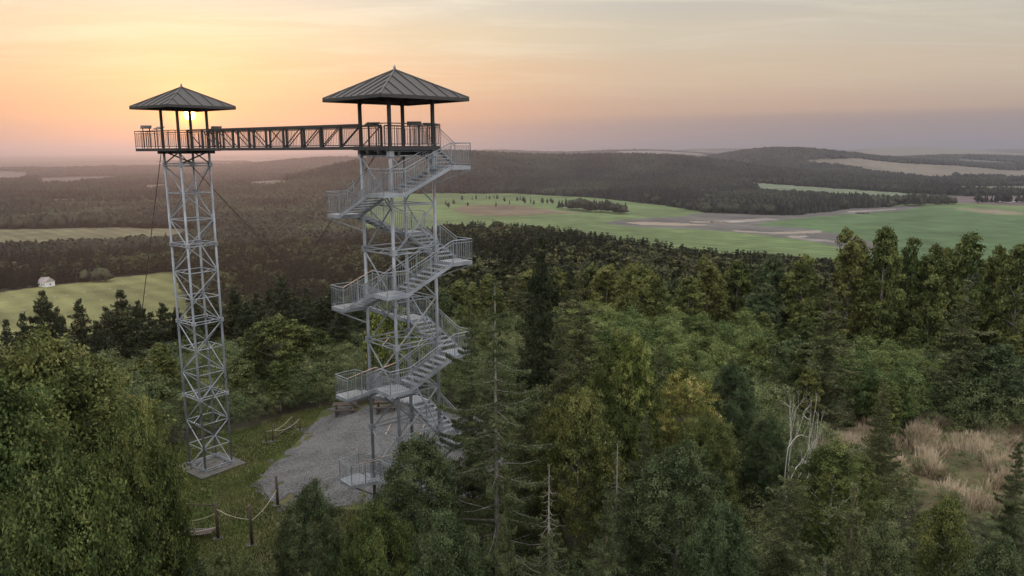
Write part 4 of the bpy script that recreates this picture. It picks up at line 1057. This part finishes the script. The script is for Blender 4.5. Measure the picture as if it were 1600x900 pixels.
ordinal_labels(HEAPS, 'low dark straw heaps on the pale stubble field')
for h_ in HERO: hero(*h_)

# the rest of the hilltop wood, one by one
def sky_limit(px, Y):
    """highest picture row a filler crown may reach at this distance (keeps real clearings and views as they are)"""
    xs = [-200, 0, 280, 300, 560, 700, 820, 1000, 1100, 1280, 1350, 1500, 1600, 1800]
    far = [500, 500, 490, 465, 462, 430, 410, 405, 408, 408, 385, 395, 395, 390]
    near = [690, 690, 690, 900, 800, 720, 700, 720, 720, 730, 780, 820, 820, 800]
    f = np.interp(px, xs, far); n = np.interp(px, xs, near)
    mid = np.interp(px, [-200, 280, 300, 560, 700, 900, 1000, 1300, 1400, 1800], [590, 590, 600, 600, 520, 510, 505, 520, 560, 560])
    if Y < 58: return n + (mid - n) * (Y - 20) / 38
    if Y < 70: return mid - 8 * (Y - 58) / 12
    return max(f, mid - 8 + (f - mid + 8) * min((Y - 70) / 14, 1)) if Y < 84 else f
ZONES = {}
_sl = sky_limit
def sky_limit(px, Y):
    v = _sl(px, Y)
    if px > 1390 and Y < 53: v = max(v, 820)
    if 1150 < px <= 1390 and Y < 47: v = max(v, 705 if px > 1200 else 690)
    return v
def zone(px, Y):
    side = 0 if px < 330 else 1 if px < 700 else 2 if px < 1000 else 3 if px < 1300 else 4
    dep = 0 if Y < 40 else 1 if Y < 70 else 2
    return ['left of the slender tower', 'beside the two towers', 'right of the stair tower', 'in the right hand forest', 'by the right edge'][side], ['nearest', 'middle distance', 'hindmost'][dep]
ADJ = {'oak': 'round green trees', 'ash': 'dull grey green trees', 'birch': 'slim light birches', 'larch': 'feathery olive larches', 'spruce': 'dark spruces', 'shrub': 'low green shrubs', 'yellow': 'yellowing maples'}
GROUPS = {}
target = 296 - len(HERO); tries = 0; fr = np.random.default_rng(99)
cands = []
while len(cands) < 6000:
    a = R_(-40 + 80 * fr.random()); r = math.sqrt(fr.random() * (116 ** 2 - 17 ** 2) + 17 ** 2); cands.append((r * math.sin(a), r * math.cos(a)))
near_clear = lambda x, y: bool(inpoly(np.array([x]), np.array([y]), CLEARING)[0] or inpoly(np.array([x]), np.array([y]), DRY)[0])
nfill = 0
for (x, y) in cands:
    if nfill >= target: break
    if y < 15 or near_clear(x, y): continue
    g = h1(x, y); px, py = project(np.array([x]), np.array([y]), np.array([g])); px, py = float(px[0]), float(py[0])
    if px < -120 or px > 1720: continue
    lim = sky_limit(px, y); zt = at(px, lim, y)[2]; mx = zt - g
    if 380 < px < 760 and y < 34: mx = min(mx, 4.0)
    if px > 1400 and y < 52: mx = min(mx, 5.0)
    if mx < 1.8: continue
    young = 50 < y < 70 and px > 880
    hgt = min(mx, (6.5 if young else 14) * (.8 + .35 * fr.random())) * (.86 + .14 * fr.random())
    if hgt < 3.2: kind = 'shrub'
    elif px < 330 or (px < 700 and y > 72): kind = fr.choice(['spruce', 'spruce', 'larch', 'ash'])
    elif young: kind = fr.choice(['shrub', 'birch', 'birch', 'shrub', 'larch'])
    elif px < 1000: kind = fr.choice(['larch', 'spruce', 'oak', 'birch', 'larch'])
    else: kind = fr.choice(['birch', 'oak', 'ash', 'larch', 'birch', 'spruce'])
    if y < 30 and px > 760 and kind != 'shrub': kind = fr.choice(['larch', 'larch', 'ash', 'birch'])
    w = hgt * {'oak': .60, 'ash': .55, 'birch': .42, 'larch': .42, 'spruce': .40, 'shrub': 1.0, 'yellow': .6}[kind]; w = min(max(w, 1.6), 6.5 if y > 28 else 3.6)
    dmin = .46 if y < 60 else .40
    if any((x - a) ** 2 + (y - b) ** 2 < (dmin * (w + c) / 2 * 1.35) ** 2 for (a, b, c) in PLACED): continue
    za, zb = zone(px, y)
    tx = '%s %s %s' % (zb, ADJ[kind], za); o = tree(kind, x, y, hgt, w, tx, tx); GROUPS.setdefault(tx, []).append((px, o)); nfill += 1
for tx, it in GROUPS.items(): ordinal_labels(it, tx)
print('individual trees', len(HERO) + nfill)

# ---------------------------------------------------------------- woods too far or too many to count
def far_tree(seed, kind, n, leaf):
    if kind == 'c':
        t, l = conifer(seed, n, leaf, mat='farneedle', spread=.22, whorls=14, per=6, aspect=.5)
    else:
        t, l = broadleaf(seed, n, leaf, lobes=9, spread=.36, base=.1, mat='farleaf', clump=.9, limbs=False)
    return l
def solid_crown(seed, kind, mat):
    """closed lumpy crown for trees a few pixels high"""
    rg = np.random.default_rng(seed); V = []; F_ = []
    nz, na = 6, 8
    for i in range(nz + 1):
        t = i / nz; z = 10 * (.02 + .98 * t)
        r = (2.3 * (1 - t) ** .9 + .08) if kind == 'c' else 4.2 * math.sin(math.pi * min(.97, .12 + .86 * t)) ** .7
        for k in range(na):
            q = r * (1 + .28 * rg.normal()); a = 2 * math.pi * (k + .5 * (i % 2)) / na; V.append((q * math.cos(a), q * math.sin(a), z + rg.normal() * .45))
    for i in range(nz):
        for k in range(na):
            k2 = (k + 1) % na; F_.append((i * na + k, i * na + k2, (i + 1) * na + k2, (i + 1) * na + k))
    V = np.array(V); return mesh_np('crown', V, np.array(F_), mat)
def clump(seed, mat_c, mat_b, frac_c, n=9, size=26):
    rg = np.random.default_rng(seed); Vs, Fs, o, mi = [], [], 0, []
    for k in range(n):
        c = rg.random() < frac_c; me = solid_crown(seed * 31 + k, 'c' if c else 'b', None)
        v = np.array([q.co[:] for q in me.vertices]); f = np.array([p.vertices[:] for p in me.polygons]); s = .75 + .5 * rg.random()
        off = np.array([(rg.random() - .5) * size, (rg.random() - .5) * size, 0]); Vs.append(v * s * 1.5 + off); Fs.append(f + o); mi += [0 if c else 1] * len(f); o += len(v); bpy.data.meshes.remove(me)
    me = mesh_np('clump', np.concatenate(Vs), np.concatenate(Fs), mat_c); me.materials.append(mat_b); me.polygons.foreach_set('material_index', np.array(mi, np.int32)); return me
def collection_of(name, meshes):
    c = bpy.data.collections.new(name)
    for i, me in enumerate(meshes): c.objects.link(bpy.data.objects.new('%s_%02d' % (name, i), me))
    return c
def scatter(name, P, S, idx, col):
    me = bpy.data.meshes.new(name); me.vertices.add(len(P)); me.vertices.foreach_set('co', np.asarray(P, np.float32).ravel())
    for nm, typ, dat in (('scl', 'FLOAT_VECTOR', S), ('rz', 'FLOAT', rng.random(len(P)) * 6.28), ('pick', 'INT', idx)):
        a = me.attributes.new(nm, typ, 'POINT'); a.data.foreach_set('vector' if typ == 'FLOAT_VECTOR' else 'value', np.asarray(dat, np.int32 if typ == 'INT' else np.float32).ravel())
    o = link(bpy.data.objects.new(name, me))
    ng = bpy.data.node_groups.new(name + '_scatter', 'GeometryNodeTree'); ng.interface.new_socket('Geometry', in_out='INPUT', socket_type='NodeSocketGeometry'); ng.interface.new_socket('Geometry', in_out='OUTPUT', socket_type='NodeSocketGeometry')
    N = ng.nodes; L = ng.links; gi = N.new('NodeGroupInput'); go = N.new('NodeGroupOutput'); ip = N.new('GeometryNodeInstanceOnPoints'); ci = N.new('GeometryNodeCollectionInfo')
    ci.inputs['Collection'].default_value = col; ci.inputs['Separate Children'].default_value = True; ci.inputs['Reset Children'].default_value = True
    L.new(gi.outputs[0], ip.inputs['Points']); L.new(ci.outputs[0], ip.inputs['Instance']); ip.inputs['Pick Instance'].default_value = True
    def na(nm, ty):
        n = N.new('GeometryNodeInputNamedAttribute'); n.data_type = ty; n.inputs['Name'].default_value = nm; return n.outputs['Attribute']
    L.new(na('pick', 'INT'), ip.inputs['Instance Index']); L.new(na('scl', 'FLOAT_VECTOR'), ip.inputs['Scale'])
    cb = N.new('ShaderNodeCombineXYZ'); L.new(na('rz', 'FLOAT'), cb.inputs[2])
    try: L.new(cb.outputs[0], ip.inputs['Rotation'])
    except Exception: pass
    L.new(ip.outputs[0], go.inputs[0]); md = o.modifiers.new('scatter', 'NODES'); md.node_group = ng
    return o
def sector_pts(r0, r1, spacing, seed, az=43):
    rg = np.random.default_rng(seed); P = []; r = r0
    xs = []
    while r < r1:
        s = spacing(r) if callable(spacing) else spacing
        n = int(2 * R_(az) * r / s); a = R_(-az) + 2 * R_(az) * (np.arange(n) + rg.random(n)) / max(n, 1)
        rr = r + (rg.random(n) - .5) * s; xs.append(np.stack([rr * np.sin(a), rr * np.cos(a)], 1)); r += s
    return np.concatenate(xs)
def forest_pts(P):
    idx, wat, Z = cover_at(P[:, 0], P[:, 1]); return (idx < 0) & ~wat, Z
rgf = np.random.default_rng(5)
# thicket of saplings and bushes filling the wood between the trees
UG = collection_of('undergrowth_bushes', [broadleaf(300 + i, 3200, .26, lobes=9, spread=.5, base=.0, mat='shrub', clump=1.3, limbs=False)[1] for i in range(4)])
P = sector_pts(16, 125, 1.55, 31, 46)
ex = inpoly(P[:, 0], P[:, 1], CLEARING) | (inpoly(P[:, 0], P[:, 1], DRY) & (rgf.random(len(P)) > .7)) | (inpoly(P[:, 0], P[:, 1], DRY2) & (rgf.random(len(P)) > .25)) | (P[:, 1] < 12)
P = P[~ex]; Z = H(P[:, 0], P[:, 1]); r = np.hypot(*P.T); px, _ = project(P[:, 0], P[:, 1], Z)
hg = 1.4 + 3.4 * rgf.random(len(P)) ** 2; hg = np.where((r < 40), np.minimum(hg, 2.6), hg); hg = np.where((px > 1380) & (r < 62), np.minimum(hg, 1.1), hg)
S = np.stack([hg / 10 * .8 + .06, hg / 10 * .8 + .06, hg / 10], 1)
o = scatter('undergrowth', np.stack([P[:, 0], P[:, 1], Z - .1], 1), S, rgf.integers(0, 4, len(P)), UG); tag(o, 'tangled bushes and saplings filling the forest floor', 'undergrowth', None, 'stuff')
# carpet of young birches and aspens on the right hand slope
SG = collection_of('young_trees', [broadleaf(320 + i, 5200, .22, lobes=12, spread=.26, base=.02, mat='sapling', tall=True, clump=.9, limbs=False)[1] for i in range(4)])
P = sector_pts(44, 74, 1.65, 33, 40); Z = H(P[:, 0], P[:, 1]); px, py = project(P[:, 0], P[:, 1], Z)
kp = (px > 870) & (px < 1560) & ~inpoly(P[:, 0], P[:, 1], DRY) & ~inpoly(P[:, 0], P[:, 1], DRY2) & ~((P[:, 1] < 53) & (px > 1180)); P, Z, px = P[kp], Z[kp], px[kp]
hg = (3.2 + 2.6 * rgf.random(len(P))) * np.interp(P[:, 1], [44, 56, 74], [.75, 1, 1.15])
S = np.stack([hg / 10 * 1.0, hg / 10 * 1.0, hg / 10], 1)
o = scatter('saplings', np.stack([P[:, 0], P[:, 1], Z - .1], 1), S, rgf.integers(0, 4, len(P)), SG); tag(o, 'soft carpet of fresh green young trees on the right hand slope', 'saplings', None, 'stuff')
# wood on the slopes of the hill
P = sector_pts(108, 900, lambda r: 4.2 + r * .0038, 11); ok, Z = forest_pts(P)
inner = (np.hypot(P[:, 0], P[:, 1]) > 116) | (rgf.random(len(P)) > .3); ok &= inner
P, Z = P[ok], Z[ok]; r = np.hypot(*P.T)
mixn = vnoise(P[:, 0], P[:, 1], 60, 51) + .5 * vnoise(P[:, 0], P[:, 1], 18, 52) + rgf.normal(size=len(P)) * .22 + np.where(P[:, 0] < 0, .05, .0) + np.where((r > 330) & (P[:, 0] > 0), .12, 0)
con = mixn > 0
hg = np.where(con, 14.5, 12.5) * (.75 + .4 * rgf.random(len(P))); 
# keep below what is seen over the crest
hg *= np.interp(r, [108, 160, 400, 620, 640], [.72, .9, 1.05, 1.05, 1.25])
S = np.stack([hg / 10 * .95, hg / 10 * .95, hg / 10], 1)
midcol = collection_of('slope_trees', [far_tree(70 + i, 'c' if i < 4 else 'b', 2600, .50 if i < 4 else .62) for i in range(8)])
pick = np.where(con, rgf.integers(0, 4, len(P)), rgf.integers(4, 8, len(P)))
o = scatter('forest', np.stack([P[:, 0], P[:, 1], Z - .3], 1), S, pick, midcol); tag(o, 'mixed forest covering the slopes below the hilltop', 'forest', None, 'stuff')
print('slope', len(P))
# valley woods
P = sector_pts(900, 2000, lambda r: 6.4 + (r - 900) * .0035, 12); ok, Z = forest_pts(P); P, Z = P[ok], Z[ok]; r = np.hypot(*P.T)
con = vnoise(P[:, 0], P[:, 1], 160, 53) + .4 * vnoise(P[:, 0], P[:, 1], 40, 54) + rgf.normal(size=len(P)) * .15 + np.where(P[:, 0] > 0, .08, -.30) > 0
hg = np.where(con, 19, 16) * (.75 + .45 * rgf.random(len(P))); S = np.stack([hg / 10 * 1.2, hg / 10 * 1.2, hg / 10], 1)
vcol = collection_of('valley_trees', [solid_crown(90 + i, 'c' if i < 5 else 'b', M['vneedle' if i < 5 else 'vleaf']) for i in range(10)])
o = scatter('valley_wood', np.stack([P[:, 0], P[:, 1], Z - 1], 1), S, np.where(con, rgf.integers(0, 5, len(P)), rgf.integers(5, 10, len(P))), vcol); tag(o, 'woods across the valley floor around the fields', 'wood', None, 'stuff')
print('valley', len(P))
P = sector_pts(2000, 9000, lambda r: 17 + (r - 2000) * .006, 13); ok, Z = forest_pts(P); ok &= ~((np.hypot(*P.T) > 6500) & (vnoise(P[:, 0], P[:, 1], 1500, 31) + .7 * vnoise(P[:, 0], P[:, 1], 500, 32) > .12))
P, Z = P[ok], Z[ok]; r = np.hypot(*P.T); s = np.interp(r, [2000, 9000], [.85, 1.6]); hs = .9 + .3 * rgf.random(len(P)); S = np.stack([s, s, hs], 1)
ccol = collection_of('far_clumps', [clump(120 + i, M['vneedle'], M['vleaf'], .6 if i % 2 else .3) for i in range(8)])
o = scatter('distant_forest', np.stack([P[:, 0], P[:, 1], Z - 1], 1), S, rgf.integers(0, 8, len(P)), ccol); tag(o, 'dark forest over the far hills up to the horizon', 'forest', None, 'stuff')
print('far', len(P))

# single trees and groves in the valley meadow
gv = np.random.default_rng(17); fm = [solid_crown(200 + i, 'b' if i % 2 else 'c', M['vleaf' if i % 2 else 'vneedle']) for i in range(6)]
LONE = []
def vtree(px, py, hgt, label, group, wide=1.0):
    g = valley_pt(px, py); t = empty('meadow_tree', tuple(g), gv.random() * 6); tag(t, label, 'tree', group)
    k = int(gv.integers(0, 6)); c = link(bpy.data.objects.new('crown', fm[k]), t); c.location = (0, 0, hgt * .18); c.scale = (hgt / 13 * wide, hgt / 13 * wide, hgt / 12)
    q = link(bpy.data.objects.new('trunk', TRM), t); q.scale = (1, 1, hgt * .5); return t
TRM = MB().tube((0, 0, -.2), (0, 0, 1), .35, .25, 6).mesh('trunk', M['bark'])
for px, py in ((697, 322), (701, 325), (709, 320), (722, 314), (738, 313), (744, 312), (760, 311), (765, 312), (772, 311), (777, 312), (775, 324), (788, 316), (796, 320), (808, 315), (813, 314), (818, 316), (820, 319), (829, 318), (834, 321), (846, 317), (848, 319), (855, 319), (861, 318), (864, 319), (731, 323)):
    LONE.append((px, vtree(px, py, 9 + 5 * gv.random(), 'small lone tree scattered over the green meadow around the brown patch', 'lone trees on the far meadow', .7)))
ordinal_labels(LONE, 'small lone trees scattered over the far green meadow')
GR = []
for i in range(24):
    t = i / 23; GR.append((t, vtree(874 + 105 * t + gv.normal(), 327 + 7 * t + gv.normal() * 1.0, 15 + 7 * gv.random(), 'x', 'grove on the far meadow', 1.35)))
ordinal_labels(GR, 'dark trees of the little grove on the far green meadow')
GR = []
for i in range(24):
    x_ = 1412 + 40 * gv.random(); GR.append((x_, vtree(x_, 320.5 + 1.5 * gv.random(), 15 + 9 * gv.random(), 'x', 'clump by the lake bed', 1.1)))
ordinal_labels(GR, 'dark trees clumped at the right end of the lake bed')
GR = []
for i in range(22):
    x_ = 1455 + 40 * gv.random(); GR.append((x_, vtree(x_, 319.5 + gv.random(), 9 + 7 * gv.random(), 'x', 'tree line beyond the lake bed', 1.0)))
ordinal_labels(GR, 'small trees in the broken line beyond the lake bed')
GR = []
for i in range(24):
    x_ = 1525 + 75 * gv.random(); GR.append((x_, vtree(x_, 316.5 + gv.random() * 1.5, 12 + 9 * gv.random(), 'x', 'trees of the far hamlet', 1.1)))
ordinal_labels(GR, 'trees among the houses of the far hamlet')
GR = []
for i in range(18):
    x_ = 95 + 75 * gv.random(); GR.append((x_, vtree(x_, 441 - 2 + gv.random() * 2, 9 + 3 * gv.random(), 'x', 'trees by the white house', 1.1)))
ordinal_labels(GR, 'round trees along the field edge right of the white house')

# ---------------------------------------------------------------- grass
def blades(name, poly, n, hgt, width, mat, label, tuft=1, seed=3, excl=None, rmax=200):
    rg = np.random.default_rng(seed); P = np.array(poly); lo, hi = P.min(0), P.max(0)
    q = lo + (hi - lo) * rg.random((n * 3, 2)); q = q[inpoly(q[:, 0], q[:, 1], poly)]
    if excl is not None: q = q[~inpoly(q[:, 0], q[:, 1], excl)]
    dn = vnoise(q[:, 0], q[:, 1], 3.0, 61) + .8 * vnoise(q[:, 0], q[:, 1], 1.0, 62); q = q[dn > (.10 if tuft > 1 else -.35)][:n]
    q = np.repeat(q, tuft, 0) + rg.normal(size=(len(q) * tuft, 2)) * (.12 if tuft > 1 else 0)
    m_ = len(q); z = H(q[:, 0], q[:, 1]); base = np.stack([q[:, 0], q[:, 1], z - .02], 1)
    a = rg.random(m_) * 6.28; side = np.stack([np.cos(a), np.sin(a), 0 * a], 1); h = hgt * (.5 + .9 * rg.random(m_))
    bend = rg.normal(size=(m_, 3)) * .28 * h[:, None] + np.array([.10, .04, 0]) * h[:, None]; bend[:, 2] = h
    w = (width * (.6 + .8 * rg.random(m_)))[:, None]
    V = np.stack([base - side * w / 2, base + side * w / 2, base + bend * .75 + side * w * .8, base + bend - side * w * .25], 1).reshape(-1, 3)
    o = link(bpy.data.objects.new(name, mesh_np(name, V, np.arange(4 * m_).reshape(-1, 4), mat))); tag(o, label, 'grass', None, 'stuff')
blades('dry_grass', DRY, 5200, .8, .032, M['drygrass'], 'tall straw coloured dry grass in the clearing at the right', 14, 3)
blades('dry_grass', DRY2, 4500, .8, .032, M['drygrass'], 'straw coloured dry grass showing between the trees around the white dead birch', 10, 4)
blades('short_grass', CLEARING, 60000, .12, .03, M['grass'], 'short patchy grass around the slender tower', 1, 5, GRAVEL)

# ---------------------------------------------------------------- haze
def haze():
    m = bpy.data.materials.new('evening_haze'); m.use_nodes = True; nt = m.node_tree
    for n in list(nt.nodes): nt.nodes.remove(n)
    out = nt.nodes.new('ShaderNodeOutputMaterial'); v = nt.nodes.new('ShaderNodeVolumePrincipled'); nt.links.new(v.outputs[0], out.inputs['Volume'])
    v.inputs['Color'].default_value = (.50, .52, .60, 1); v.inputs['Density'].default_value = HAZE_DENSITY; v.inputs['Anisotropy'].default_value = .66
    S = 33500; zb, zt = -140, 180
    o = MB().box((0, 0, (zb + zt) / 2), (2 * S, 2 * S, zt - zb)).build('haze', m); tag(o, 'evening haze lying over the whole landscape', 'haze', None, 'stuff')
haze()
